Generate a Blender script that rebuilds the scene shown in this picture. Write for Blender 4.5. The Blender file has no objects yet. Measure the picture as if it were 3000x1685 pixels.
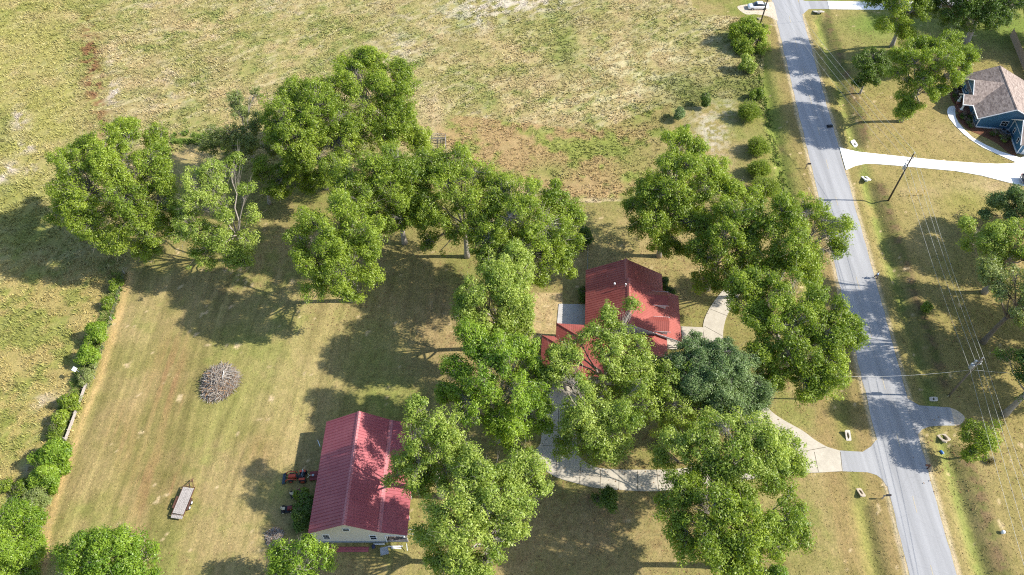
import bpy, bmesh, math, random
import numpy as np
from mathutils import Vector, Matrix

# ------------------------------------------------------------------ camera, world, sun
sc = bpy.context.scene
COL = sc.collection
PITCH, FOC, CAMH = math.radians(52.1), 2250.0, 100.0      # focal length in units of a 3000 wide frame
cd = bpy.data.cameras.new("camera"); cam = bpy.data.objects.new("camera", cd); COL.objects.link(cam)
cam.location = (0, 0, CAMH); cam.rotation_euler = (math.pi / 2 - PITCH, 0, 0)
cd.sensor_width = 36; cd.lens = 36 * FOC / 3000; cd.clip_start = 1; cd.clip_end = 8000
sc.camera = cam
SUN_EL, SUN_AZ = math.radians(38), math.radians(91)    # azimuth clockwise from +Y
w = bpy.data.worlds.new("World"); sc.world = w; w.use_nodes = True
nt = w.node_tree; bg = nt.nodes["Background"]
sky = nt.nodes.new("ShaderNodeTexSky"); sky.sky_type = 'NISHITA'; sky.sun_disc = False
sky.sun_elevation = SUN_EL; sky.sun_rotation = SUN_AZ; sky.air_density = 1.0; sky.dust_density = 1.0
nt.links.new(sky.outputs[0], bg.inputs[0]); bg.inputs[1].default_value = 0.15
sd = bpy.data.lights.new("sun", 'SUN'); sd.energy = 5.0; sd.angle = math.radians(0.53); sd.color = (1, 0.93, 0.82)
sun = bpy.data.objects.new("sun", sd); COL.objects.link(sun)
sdir = Vector((math.sin(SUN_AZ) * math.cos(SUN_EL), math.cos(SUN_AZ) * math.cos(SUN_EL), math.sin(SUN_EL)))
sun.rotation_euler = sdir.to_track_quat('Z', 'Y').to_euler(); sun.location = (60, 60, 80)
sc.view_settings.view_transform = 'Standard'; sc.view_settings.look = 'None'
sc.view_settings.exposure = 0.72; sc.view_settings.gamma = 1
sc.cycles.filter_width = 1.1; sc.cycles.use_denoising = False
sc.cycles.max_bounces = 6; sc.cycles.diffuse_bounces = 3; sc.cycles.transparent_max_bounces = 8
sc.cycles.transmission_bounces = 3; sc.cycles.glossy_bounces = 2

# ------------------------------------------------------------------ measuring helpers
SP, CP = math.sin(PITCH), math.cos(PITCH)
K = 3000 / 2576                                            # readings were taken on a 2576 wide view
def P(x, y, z=0.0):
    """world point at height z seen at reading (x, y) of the 3000 wide photograph"""
    a = (x - 1500) / FOC; v = (y - 842.5) / FOC
    t = (CAMH - z) / (SP + v * CP)
    return Vector((a * t, (CP - v * SP) * t, z))
def V(x, y, z=0.0): return P(x * K, y * K, z)
def Q(X, Y, Z):
    dz = CAMH - Z; f = Y * CP + dz * SP; dn = dz * CP - Y * SP
    return 1500 + FOC * X / f, 842.5 + FOC * dn / f
def ZY(x, y, Y):
    v = (y - 842.5) / FOC; t = Y / (CP - v * SP)
    return Vector(((x - 1500) / FOC * t, Y, CAMH - t * (SP + v * CP)))
rng = np.random.RandomState(7)
random.seed(5)

# ------------------------------------------------------------------ materials
def mat(name): 
    m = bpy.data.materials.new(name); m.use_nodes = True
    return m, m.node_tree, m.node_tree.nodes["Principled BSDF"]
def noise(nt_, scale, detail=4, rough=.6, vec=None, dist=0):
    n = nt_.nodes.new("ShaderNodeTexNoise"); n.inputs["Scale"].default_value = scale
    n.inputs["Detail"].default_value = detail; n.inputs["Roughness"].default_value = rough
    n.inputs["Distortion"].default_value = dist
    if vec is not None: nt_.links.new(vec, n.inputs["Vector"])
    return n
def ramp(nt_, src, stops):
    r = nt_.nodes.new("ShaderNodeValToRGB"); e = r.color_ramp.elements
    while len(e) < len(stops): e.new(.5)
    for i, (p, c) in enumerate(stops):
        e[i].position = p; e[i].color = (*c, 1) if len(c) == 3 else c
    nt_.links.new(src, r.inputs[0]); return r
def mixc(nt_, f, a, b, mode='MIX'):
    m = nt_.nodes.new("ShaderNodeMix"); m.data_type = 'RGBA'; m.blend_type = mode
    for s, i in ((f, 0), (a, 6), (b, 7)):
        if isinstance(s, (int, float)): m.inputs[i].default_value = s
        elif isinstance(s, tuple): m.inputs[i].default_value = (*s, 1)
        else: nt_.links.new(s, m.inputs[i])
    return m.outputs[2]
def coords(nt_, kind="Object"):
    return nt_.nodes.new("ShaderNodeTexCoord").outputs[kind]
def mapped(nt_, vec, scale=(1, 1, 1), rot=(0, 0, 0)):
    m = nt_.nodes.new("ShaderNodeMapping"); m.inputs["Scale"].default_value = scale; m.inputs["Rotation"].default_value = rot
    nt_.links.new(vec, m.inputs[0]); return m.outputs[0]
def bump(nt_, b, src, dist=.05, strength=.6):
    n = nt_.nodes.new("ShaderNodeBump"); n.inputs["Distance"].default_value = dist; n.inputs["Strength"].default_value = strength
    nt_.links.new(src, n.inputs["Height"]); nt_.links.new(n.outputs[0], b.inputs["Normal"])
def plain(name, col, rough=.6, metal=0, var=.25, scale=3, spec=.4):
    """solid coloured material with worn, uneven tone"""
    m, n, b = mat(name)
    t = noise(n, scale, 5, .65, coords(n))
    lo = tuple(max(0, c * (1 - var)) for c in col); hi = tuple(min(1, c * (1 + var)) for c in col)
    r = ramp(n, t.outputs[0], [(.3, lo), (.7, hi)])
    n.links.new(r.outputs[0], b.inputs["Base Color"])
    b.inputs["Roughness"].default_value = rough; b.inputs["Metallic"].default_value = metal
    b.inputs["Specular IOR Level"].default_value = spec
    return m
def leafmat(name, dark, light, trans=.38):
    m = bpy.data.materials.new(name); m.use_nodes = True; n = m.node_tree; n.nodes.clear()
    out = n.nodes.new("ShaderNodeOutputMaterial")
    a = n.nodes.new("ShaderNodeAttribute"); a.attribute_name = "tone"
    c = mixc(n, a.outputs["Fac"], dark, light)
    d = n.nodes.new("ShaderNodeBsdfDiffuse"); t = n.nodes.new("ShaderNodeBsdfTranslucent"); g = n.nodes.new("ShaderNodeBsdfGlossy")
    g.inputs["Roughness"].default_value = .45; g.inputs["Color"].default_value = (.9, .95, .9, 1)
    c2 = mixc(n, 1.0, c, (1.25, 1.3, .6), 'MULTIPLY')
    n.links.new(c, d.inputs[0]); n.links.new(c2, t.inputs[0])
    m1 = n.nodes.new("ShaderNodeMixShader"); m1.inputs[0].default_value = trans
    n.links.new(d.outputs[0], m1.inputs[1]); n.links.new(t.outputs[0], m1.inputs[2])
    m2 = n.nodes.new("ShaderNodeMixShader"); m2.inputs[0].default_value = .025
    n.links.new(m1.outputs[0], m2.inputs[1]); n.links.new(g.outputs[0], m2.inputs[2])
    n.links.new(m2.outputs[0], out.inputs[0]); return m

def metal_roof(name, col, col2):
    m, n, b = mat(name); c = coords(n)
    t = noise(n, .35, 4, .6, c); s = noise(n, 6, 3, .6, mapped(n, c, (1, .12, 1)))
    r = ramp(n, t.outputs[0], [(.3, col), (.72, col2)])
    o = mixc(n, .5, r.outputs[0], ramp(n, s.outputs[0], [(.3, (.72,) * 3), (.75, (1.12,) * 3)]).outputs[0], 'MULTIPLY')
    n.links.new(o, b.inputs["Base Color"]); b.inputs["Roughness"].default_value = .5; b.inputs["Specular IOR Level"].default_value = .35
    bump(n, b, s.outputs[0], .01, .3); return m

M = {}
M['bark'] = plain('bark', (.20, .17, .14), .9, scale=8, var=.4, spec=.1)
M['pale_bark'] = plain('pale_bark', (.33, .30, .265), .9, scale=6, var=.3, spec=.1)
M['leaf'] = leafmat('pecan_leaf', (.115, .190, .014), (.375, .465, .058), .44)
M['leaf_light'] = leafmat('light_leaf', (.150, .238, .022), (.430, .510, .110), .42)
M['leaf_dark'] = leafmat('dark_leaf', (.050, .105, .014), (.150, .225, .030), .32)
M['leaf_blue'] = leafmat('oak_leaf', (.095, .165, .055), (.245, .335, .125), .32)
M['leaf_bright'] = leafmat('bright_leaf', (.105, .205, .014), (.335, .460, .050), .42)
M['leaf_grey'] = leafmat('grey_leaf', (.140, .190, .050), (.340, .390, .130), .38)
M['barn_roof'] = metal_roof('barn_roof_metal', (.32, .075, .092), (.40, .115, .13))
M['house_roof'] = metal_roof('house_roof_metal', (.30, .070, .056), (.385, .112, .092))
M['barn_cap'] = metal_roof('barn_cap_metal', (.42, .14, .155), (.50, .20, .21)); M['house_cap'] = metal_roof('house_cap_metal', (.38, .11, .09), (.46, .16, .13))
M['white'] = plain('white_trim', (.74, .76, .78), .5, var=.08)
M['siding'] = plain('pale_siding', (.60, .56, .47), .7, var=.08, scale=1.5)
M['tan_wall'] = plain('tan_wall', (.42, .33, .26), .8, var=.2)
M['glass'] = plain('window_glass', (.02, .03, .04), .08, var=.2, spec=.8)
M['dark'] = plain('dark_interior', (.02, .018, .016), .9, var=.5)
M['rubber'] = plain('tyre_rubber', (.022, .022, .024), .85, var=.3)
M['black'] = plain('black_plastic', (.02, .022, .026), .5, var=.3)
M['steel'] = plain('galvanised_steel', (.42, .45, .48), .45, .5, var=.2)
M['rust'] = plain('rusty_steel', (.10, .045, .03), .8, var=.5, scale=9)
M['orange'] = plain('orange_paint', (.40, .065, .03), .4, var=.15)
M['red_paint'] = plain('dark_red_paint', (.20, .03, .03), .5, var=.3)
M['pole'] = plain('creosote_pole', (.085, .07, .055), .9, var=.35, scale=5)
M['pole_grey'] = plain('weathered_pole', (.20, .17, .14), .9, var=.3, scale=5)
M['wire'] = plain('cable', (.55, .55, .52), .5, .3, var=.1)
M['wood'] = plain('weathered_wood', (.36, .33, .31), .9, var=.4, scale=7)
M['wood_tan'] = plain('tan_wood', (.36, .26, .19), .9, var=.3, scale=6)
M['concrete_old'] = plain('stained_concrete', (.50, .46, .40), .9, var=.25, scale=2)
M['concrete_new'] = plain('new_concrete', (.80, .79, .76), .85, var=.04, scale=1)
M['yellow'] = plain('yellow_plastic', (.72, .48, .03), .5, var=.1)
M['blue_plastic'] = plain('blue_plastic', (.05, .16, .42), .4, var=.2)
M['blue_cloth'] = plain('light_blue_cloth', (.38, .55, .80), .8, var=.1)
M['navy'] = plain('navy_cloth', (.03, .04, .09), .8, var=.2)
M['skin'] = plain('skin', (.30, .16, .10), .6, var=.1)
M['hair'] = plain('dark_hair', (.012, .01, .01), .7, var=.3)
M['car_white'] = plain('white_car_paint', (.78, .80, .84), .25, var=.03, spec=.6)
M['car_black'] = plain('black_car_paint', (.02, .022, .026), .2, var=.1, spec=.7)
M['lamp_red'] = plain('red_lens', (.55, .01, .01), .3, var=.1)
M['lamp_clear'] = plain('clear_lens', (.7, .72, .75), .2, var=.05)
M['cream'] = plain('cream_vinyl', (.62, .56, .38), .6, var=.1)
M['blue_siding'] = None
M['mulch'] = plain('mulch', (.16, .075, .045), .95, var=.5, scale=9, spec=.1)
M['straw'] = leafmat('straw_blades', (.34, .29, .16), (.58, .52, .32), .2)
M['brick'] = plain('brown_brick', (.24, .11, .08), .85, var=.35, scale=9)
def build_siding():
    m, n, b = mat('navy_lap_siding'); c = coords(n)
    wv = n.nodes.new("ShaderNodeTexWave"); wv.bands_direction = 'Z'; wv.wave_profile = 'SAW'
    wv.inputs["Scale"].default_value = 1.6; n.links.new(c, wv.inputs[0])
    t = noise(n, 1.2, 3, .6, c); r = ramp(n, t.outputs[0], [(.3, (.045, .14, .24)), (.7, (.055, .17, .285))])
    n.links.new(r.outputs[0], b.inputs["Base Color"]); b.inputs["Roughness"].default_value = .6; bump(n, b, wv.outputs[1], .02, .5); return m
M['blue_siding'] = build_siding()
def build_shingle():
    m, n, b = mat('brown_shingles'); c = coords(n)
    v = n.nodes.new("ShaderNodeTexVoronoi"); v.inputs["Scale"].default_value = 3.4; n.links.new(mapped(n, c, (1.0, .55, 1)), v.inputs[0])
    t = noise(n, 1.1, 4, .7, c)
    r = ramp(n, v.outputs["Color"], [(.15, (.18, .14, .125)), (.5, (.26, .21, .185)), (.85, (.34, .28, .25))])
    o = mixc(n, .5, r.outputs[0], ramp(n, t.outputs[0], [(.3, (.8,) * 3), (.7, (1.15,) * 3)]).outputs[0], 'MULTIPLY')
    n.links.new(o, b.inputs["Base Color"]); b.inputs["Roughness"].default_value = .9; bump(n, b, v.outputs["Distance"], .03, .5); return m
M['shingle'] = build_shingle()
def build_asphalt():
    m, n, b = mat('worn_asphalt'); c = coords(n)
    f = noise(n, 9, 4, .7, c); big = noise(n, .12, 4, .6, mapped(n, c, (3.0, .35, 1), (0, 0, .074)))
    track = noise(n, .9, 2, .5, mapped(n, c, (1.0, .02, 1), (0, 0, .074)))
    r = ramp(n, big.outputs[0], [(.3, (.285, .29, .30)), (.7, (.355, .36, .37))])
    o = mixc(n, .8, r.outputs[0], ramp(n, f.outputs[0], [(.25, (.82,) * 3), (.75, (1.12,) * 3)]).outputs[0], 'MULTIPLY')
    o = mixc(n, .6, o, ramp(n, track.outputs[0], [(.32, (.74,) * 3), (.62, (1.12,) * 3)]).outputs[0], 'MULTIPLY')
    cr = n.nodes.new("ShaderNodeTexVoronoi"); cr.feature = 'DISTANCE_TO_EDGE'; cr.inputs["Scale"].default_value = .22
    wob = noise(n, .7, 4, .6, c); wv = mixc(n, .12, c, wob.outputs["Color"], 'ADD'); n.links.new(wv, cr.inputs[0])
    o = mixc(n, .22, o, ramp(n, cr.outputs[0], [(0, (.6,) * 3), (.010, (1,) * 3)]).outputs[0], 'MULTIPLY')
    n.links.new(o, b.inputs["Base Color"]); b.inputs["Roughness"].default_value = .9; bump(n, b, f.outputs[0], .01, .4); return m
M['asphalt'] = build_asphalt()
def build_slab(name, lo, hi, stain=True):
    m, n, b = mat(name); c = coords(n)
    t = noise(n, .5, 5, .7, c); f = noise(n, 5, 4, .7, c)
    r = ramp(n, t.outputs[0], [(.3, lo), (.68, hi)])
    o = mixc(n, .7, r.outputs[0], ramp(n, f.outputs[0], [(.25, (.84,) * 3), (.7, (1.08,) * 3)]).outputs[0], 'MULTIPLY')
    n.links.new(o, b.inputs["Base Color"]); b.inputs["Roughness"].default_value = .9; return m
M['drive'] = build_slab('old_driveway_concrete', (.40, .36, .29), (.52, .475, .39))
M['white_drive'] = build_slab('new_driveway_concrete', (.80, .80, .78), (.88, .87, .85))
M['joint'] = plain('joint_dirt', (.13, .11, .08), .95, var=.4, scale=6)
M['sand'] = plain('pale_sand', (.52, .44, .34), .95, var=.18, scale=2)

# ------------------------------------------------------------------ object helpers
def tag(o, label=None, cat=None, group=None, kind=None):
    if label: o['label'] = label
    if cat: o['category'] = cat
    if group: o['group'] = group
    if kind: o['kind'] = kind
    return o
def empty(name, loc, rz=0, label=None, cat=None, group=None):
    o = bpy.data.objects.new(name, None); COL.objects.link(o); o.location = loc; o.rotation_euler = (0, 0, rz)
    o.empty_display_size = .5
    return tag(o, label, cat, group)
def link(name, me, m, parent=None):
    if m is not None:
        for mm in (m if isinstance(m, (list, tuple)) else [m]): me.materials.append(mm)
    o = bpy.data.objects.new(name, me); COL.objects.link(o)
    if parent is not None: o.parent = parent
    return o
def np_mesh(name, verts, faces, k, attrs=None, smooth=False):
    """verts (n,3), faces (m,k) all the same size; attrs {name: per vertex float or rgb}"""
    me = bpy.data.meshes.new(name); nv, nf = len(verts), len(faces)
    me.vertices.add(nv); me.vertices.foreach_set("co", np.ascontiguousarray(verts, np.float32).ravel())
    me.loops.add(nf * k); me.loops.foreach_set("vertex_index", np.ascontiguousarray(faces, np.int32).ravel())
    me.polygons.add(nf); me.polygons.foreach_set("loop_start", np.arange(0, nf * k, k, dtype=np.int32))
    me.polygons.foreach_set("loop_total", np.full(nf, k, np.int32))
    if smooth: me.polygons.foreach_set("use_smooth", np.ones(nf, bool))
    for an, a in (attrs or {}).items():
        if a.ndim == 1:
            me.attributes.new(an, 'FLOAT', 'POINT').data.foreach_set("value", a.astype(np.float32))
        else:
            me.attributes.new(an, 'FLOAT_COLOR', 'POINT').data.foreach_set("color", np.c_[a, np.ones(len(a))].astype(np.float32).ravel())
    me.update(calc_edges=True); return me
class MB:
    """collects primitives and links them as ONE mesh object"""
    def __init__(s): s.v = []; s.f = []
    def add(s, vs, fs, T=None):
        o = len(s.v)
        for q in vs: s.v.append(tuple(T @ Vector(q)) if T is not None else tuple(q))
        for f in fs: s.f.append(tuple(i + o for i in f))
        return s
    def box(s, c, d, rz=0, rx=0, ry=0, taper=1.0):
        x, y, z = d[0] / 2, d[1] / 2, d[2] / 2; t = taper
        vs = [(-x, -y, -z), (x, -y, -z), (x, y, -z), (-x, y, -z), (-x * t, -y * t, z), (x * t, -y * t, z), (x * t, y * t, z), (-x * t, y * t, z)]
        T = Matrix.Translation(c) @ Matrix.Rotation(rz, 4, 'Z') @ Matrix.Rotation(ry, 4, 'Y') @ Matrix.Rotation(rx, 4, 'X')
        return s.add(vs, [(0, 3, 2, 1), (4, 5, 6, 7), (0, 1, 5, 4), (1, 2, 6, 5), (2, 3, 7, 6), (3, 0, 4, 7)], T)
    def tube(s, pts, rad, k=8, cap=True):
        pts = [Vector(p) for p in pts]; rad = rad if isinstance(rad, (list, tuple)) else [rad] * len(pts)
        o = len(s.v); n = len(pts); up = None
        for i, p in enumerate(pts):
            d = (pts[min(i + 1, n - 1)] - pts[max(i - 1, 0)]).normalized()
            if up is None: up = d.orthogonal().normalized()
            up = (up - d * up.dot(d)); up = up.normalized() if up.length > 1e-4 else d.orthogonal().normalized()
            side = d.cross(up)
            for j in range(k):
                a = 2 * math.pi * j / k; s.v.append(tuple(p + (up * math.cos(a) + side * math.sin(a)) * rad[i]))
        for i in range(n - 1):
            for j in range(k):
                s.f.append((o + i * k + j, o + i * k + (j + 1) % k, o + (i + 1) * k + (j + 1) % k, o + (i + 1) * k + j))
        if cap:
            s.f.append(tuple(o + j for j in reversed(range(k)))); s.f.append(tuple(o + (n - 1) * k + j for j in range(k)))
        return s
    def prism(s, pts, z0, z1, T=None):
        """polygon in xy extruded from z0 to z1"""
        n = len(pts); vs = [(p[0], p[1], z0) for p in pts] + [(p[0], p[1], z1) for p in pts]
        return s.add(vs, [tuple(reversed(range(n))), tuple(range(n, 2 * n))] + [(i, (i + 1) % n, n + (i + 1) % n, n + i) for i in range(n)], T)
    def side(s, pts, y0, y1):
        """polygon in xz extruded along y"""
        n = len(pts); vs = [(p[0], y0, p[1]) for p in pts] + [(p[0], y1, p[1]) for p in pts]
        return s.add(vs, [tuple(range(n)), tuple(reversed(range(n, 2 * n)))] + [((i + 1) % n, i, n + i, n + (i + 1) % n) for i in range(n)])
    def slab(s, poly, th, ribs=0, rib_h=.03, rib_w=.05, run=None):
        """thick sloping sheet below convex polygon poly (3D); optional standing ribs down the slope"""
        poly = [Vector(p) for p in poly]; n = len(poly)
        nor = (poly[1] - poly[0]).cross(poly[2] - poly[0]).normalized()
        if nor.z < 0: poly = poly[::-1]; nor = -nor
        vs = [p for p in poly] + [p - nor * th for p in poly]
        s.add(vs, [tuple(range(n)), tuple(reversed(range(n, 2 * n)))] + [((i + 1) % n, i, n + i, n + (i + 1) % n) for i in range(n)])
        if ribs:
            g = Vector((0, 0, 1)) - nor * nor.z; g = g.normalized() if run is None else Vector(run).normalized()
            x = g.cross(nor); o = poly[0]
            q = [((p - o).dot(x), (p - o).dot(g)) for p in poly]
            x0 = min(a for a, b in q); x1 = max(a for a, b in q); u = x0 + ribs / 2
            while u < x1:
                hit = []
                for i in range(n):
                    (a, b), (c, d) = q[i], q[(i + 1) % n]
                    if (a - u) * (c - u) < 0: hit.append(b + (d - b) * (u - a) / (c - a))
                if len(hit) >= 2 and max(hit) - min(hit) > .1:
                    lo, hi = min(hit) + .005, max(hit) - .005; A = o + x * u + g * lo; B = o + x * u + g * hi
                    h = nor * rib_h; w2 = x * rib_w / 2; w1 = x * rib_w; e = -nor * .002
                    s.add([A - w1 + e, A + w1 + e, B + w1 + e, B - w1 + e, A - w2 + h, A + w2 + h, B + w2 + h, B - w2 + h],
                          [(4, 5, 6, 7), (0, 1, 5, 4), (1, 2, 6, 5), (2, 3, 7, 6), (3, 0, 4, 7)])
                u += ribs
        return s
    def build(s, name, m, parent=None, bevel=0, smooth=False, seg=2):
        me = bpy.data.meshes.new(name); me.from_pydata(s.v, [], s.f); me.update()
        if bevel:
            bm = bmesh.new(); bm.from_mesh(me)
            bmesh.ops.bevel(bm, geom=list(bm.edges), offset=bevel, segments=seg, affect='EDGES', clamp_overlap=True)
            bm.to_mesh(me); bm.free()
        if smooth:
            for p in me.polygons: p.use_smooth = True
        return link(name, me, m, parent)

# ------------------------------------------------------------------ numpy noise
def hash2(ix, iy, seed):
    h = (ix.astype(np.int64) * 374761393 + iy.astype(np.int64) * 668265263 + seed * 974711) & 0x7fffffff
    h = ((h ^ (h >> 13)) * 1274126177) & 0x7fffffff
    return ((h ^ (h >> 16)) & 0xffff) / 65535.0
def vnoise(x, y, seed=0):
    ix, iy = np.floor(x), np.floor(y); fx, fy = x - ix, y - iy
    fx = fx * fx * (3 - 2 * fx); fy = fy * fy * (3 - 2 * fy)
    a, b = hash2(ix, iy, seed), hash2(ix + 1, iy, seed); c, d = hash2(ix, iy + 1, seed), hash2(ix + 1, iy + 1, seed)
    return (a * (1 - fx) + b * fx) * (1 - fy) + (c * (1 - fx) + d * fx) * fy
def fbm(x, y, s, seed=0, oct_=4):
    r = 0; amp = 1; tot = 0
    for i in range(oct_):
        r = r + amp * vnoise(x / s + 17.3 * i, y / s - 9.1 * i, seed + i); tot += amp; amp *= .55; s = s / 2.03
    return r / tot
def sm(a, b, x): t = np.clip((x - a) / (b - a), 0, 1); return t * t * (3 - 2 * t)
def inpoly(px, py, poly):
    r = np.zeros(px.shape, bool); n = len(poly)
    for i in range(n):
        x0, y0 = poly[i]; x1, y1 = poly[(i + 1) % n]
        if y0 == y1: continue
        c = ((y0 > py) != (y1 > py)) & (px < (x1 - x0) * (py - y0) / (y1 - y0) + x0)
        r ^= c
    return r

# ------------------------------------------------------------------ ground
def xr(Y): return 54.5 + .0743 * Y            # right edge of the road
def xl(Y): return xr(Y) - 6.1                 # left edge
def bumpf(Y, a, b, s=1.5): return sm(a - s, a, Y) * (1 - sm(b, b + s, Y))
def ditch(X, Y):
    cr_ = xr(Y) + 3.7; cl_ = xl(Y) - 4.0 - 1.5 * sm(60, 95, Y)
    kr = 1 - np.maximum.reduce([bumpf(Y, 103.5, 111.5), bumpf(Y, 50.6, 58.0), bumpf(Y, 155.5, 164)])
    kl = 1 - np.maximum.reduce([bumpf(Y, 41.5, 52.5), bumpf(Y, 153, 164)])
    return -.75 * kr * np.exp(-((X - cr_) / 1.25) ** 2) - .55 * kl * np.exp(-((X - cl_) / 1.2) ** 2)
def gz(X, Y): return float(ditch(np.array([float(X)]), np.array([float(Y)]))[0])

LAWN = [(318, 690), (318, 600), (400, 450), (436, 385), (480, 372), (525, 374), (545, 400), (640, 440), (780, 450), (900, 430), (1000, 430),
        (1120, 440), (1200, 460), (1350, 490), (1440, 512), (1560, 506), (1640, 420), (1676, 340), (1692, 290), (1725, 268), (1768, 268), (1790, 248),
        (1850, 250), (1895, 256), (1926, 284), (1922, 240), (1922, 60), (1850, 42), (1770, 36), (1740, 15), (1740, -400), (3600, -400),
        (3600, 2500), (-900, 2500), (40, 1550), (105, 1400), (112, 1330), (140, 1230), (178, 1115), (205, 1035), (240, 950), (270, 850), (300, 750)]
def ground_colour(X, Y):
    """surface colours of grass, weeds and soil at world points"""
    f = Y * CP + CAMH * SP; dn = CAMH * CP - Y * SP
    f = np.maximum(f, 1.0)
    px = (1500 + FOC * X / f) / K; py = (842.5 + FOC * dn / f) / K
    wx = (fbm(X, Y, 3.0, 41) - .5) * 16; wy = (fbm(X, Y, 3.0, 57) - .5) * 12
    def G(cx, cy, rx, ry=None, rot=0):
        ry = ry or rx; c, s = math.cos(rot), math.sin(rot)
        dx, dy = px - cx + wx * 1.5, py - cy + wy * 1.5
        return np.exp(-(((dx * c + dy * s) / rx) ** 2 + ((-dx * s + dy * c) / ry) ** 2))
    lawn = inpoly(px + wx * .12, py + wy * .12, LAWN).astype(float)
    def C(*c): return np.array(c, float)
    def mx(a, b, t): return a * (1 - t[:, None]) + b * t[:, None]
    n1, n2, n3 = fbm(X, Y, 14, 1), fbm(X, Y, 4, 2), fbm(X, Y, 1.3, 3, 3)
    nd = fbm(X * .8 + Y * .6, (-X * .6 + Y * .8) * 3.2, 2.6, 9)
    straw, pale, olive, green = C(.365, .295, .155), C(.44, .385, .24), C(.27, .255, .10), C(.19, .23, .07)
    soil, rust, red = C(.46, .375, .315), C(.32, .225, .115), C(.20, .10, .055)
    one = np.ones(len(X))
    F = mx(straw[None] * one[:, None], olive, sm(.38, .62, n1 * .5 + n2 * .5))
    F = mx(F, olive, sm(.45, .62, fbm(X, Y, 10, 29)) * .45)
    F = mx(F, green, sm(.52, .70, n2 * .5 + n3 * .5) * .65)
    F = mx(F, C(.33, .25, .15), sm(.50, .68, fbm(X, Y, 7, 27)) * .35)
    F = mx(F, pale, sm(.55, .72, nd) * .55)
    F = mx(F, soil, sm(.62, .76, fbm(X, Y, 6, 21) * .5 + n3 * .5) * .4)
    # left part: yellower green; lower left olive brown
    lft = sm(330, 120, px + wx) * sm(720, 560, py)
    F = mx(F, C(.29, .275, .085), np.clip(lft * (.15 + .85 * n2), 0, .7))
    F = mx(F, C(.15, .19, .045), np.clip(G(60, 560, 90, 60) + G(5, 320, 40, 50) + G(20, 470, 40, 25) * .6, 0, 1) * .55)
    F = mx(F, C(.17, .215, .05), np.clip(G(215, 120, 45, 110, -.25) + G(20, 20, 60, 40) * .5, 0, 1) * .55 * sm(.35, .6, n2))
    F = mx(F, red, np.clip(G(245, 230, 26, 120, -.12) + G(225, 130, 20, 80), 0, 1) * sm(.42, .62, n3) * .9)
    F = mx(F, C(.44, .38, .33), np.clip(G(288, 235, 22, 28) + G(285, 150, 15, 30) * .5 + G(50, 300, 20, 20) + G(65, 370, 26, 14) + G(30, 420, 20, 12) + G(80, 430, 14, 12) + G(8, 455, 14, 20) + G(0, 700, 20, 12) + G(170, 700, 30, 12) * .4, 0, 1) * sm(.42, .60, n3 * .6 + nd * .4))
    ll = sm(320, 260, px) * sm(600, 720, py)
    F = mx(F, mx(C(.31, .255, .10)[None] * one[:, None], C(.225, .235, .065), sm(.42, .62, n2 * .5 + n3 * .5)), ll * .85)
    F = mx(F, soil, (G(110, 1010, 35, 25) + G(75, 1180, 20, 15) + G(120, 1070, 25, 25)) * sm(.45, .6, n3) * .6)
    # centre field, strip above the yard: rusty weeds with green
    st = inpoly(px + wx, py + wy * .6, [(1095, 320), (1140, 290), (1500, 330), (1690, 255), (1700, 330), (1620, 500), (1440, 500), (1180, 420)]).astype(float)
    F = mx(F, mx(rust[None] * one[:, None], C(.215, .24, .06), sm(.47, .62, n2 * .7 + n3 * .3)), st * .8)
    F = mx(F, C(.17, .21, .05), (G(1390, 430, 55, 25) + G(1590, 400, 60, 50) * .8 + G(1600, 300, 70, 22) * .8) * st * .7)
    # pale tall grass, bare soil top centre, green patches
    F = mx(F, C(.52, .48, .30), np.clip(G(1640, 170, 110, 60) + G(1800, 60, 60, 60) * .4 + G(1480, 250, 100, 30) * .5, 0, 1) * sm(.42, .62, nd) * .8)
    F = mx(F, C(.54, .48, .43), np.clip(G(1300, 8, 130, 26) + G(1180, 45, 80, 30) * .8 + G(1000, 120, 60, 40) * .5 + G(700, 20, 60, 20) * .3, 0, 1) * sm(.4, .6, n3 * .5 + nd * .5) * .85)
    F = mx(F, C(.15, .20, .045), np.clip(G(925, 88, 26, 14) + G(1420, 130, 35, 70) * .8 + G(1160, 60, 30, 40) * .5 + G(1035, 75, 30, 25) * .4 + G(780, 165, 30, 14) * .5 + G(640, 90, 40, 14) * .4 + G(1870, 15, 40, 16) * .3, 0, 1) * .8)
    F = mx(F, C(.15, .175, .05), np.clip(sm(1580, 1740, px + wx) * sm(150, 215, py + wy) * (.5 + .6 * n2), 0, 1) * .9)
    F = mx(F, C(.42, .33, .21), np.clip(G(1090, 290, 35, 40) + G(850, 230, 250, 40) * .3 + G(1900, 5, 140, 18), 0, 1) * .8)
    F = mx(F, C(.44, .36, .24), np.clip(G(1500, 512, 70, 9), 0, 1))
    F = F * (.80 + .40 * fbm(X, Y, .9, 33, 3))[:, None]
    # mown grass
    L = mx(C(.232, .212, .080)[None] * one[:, None], C(.300, .242, .115), sm(.40, .64, n1 * .6 + n2 * .4))
    L = mx(L, C(.19, .215, .06), sm(.52, .70, fbm(X, Y, 9, 61) * .7 + n3 * .3) * .6)
    big = (px < 1180) * sm(640, 700, py)                      # mowing lines of the large left lawn
    ang = np.where(px < 560, 0.02, .30) ; u = X * np.cos(ang) - (Y - 50) * np.sin(ang) * .35 + (fbm(X, Y, 12, 71) - .5) * 1.4
    stripe = (vnoise(u / .62, Y / 26, 75) * .6 + vnoise(u / .28, Y / 14, 76) * .4)
    L = L * (1 + big * (stripe - .5) * .78)[:, None]
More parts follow.
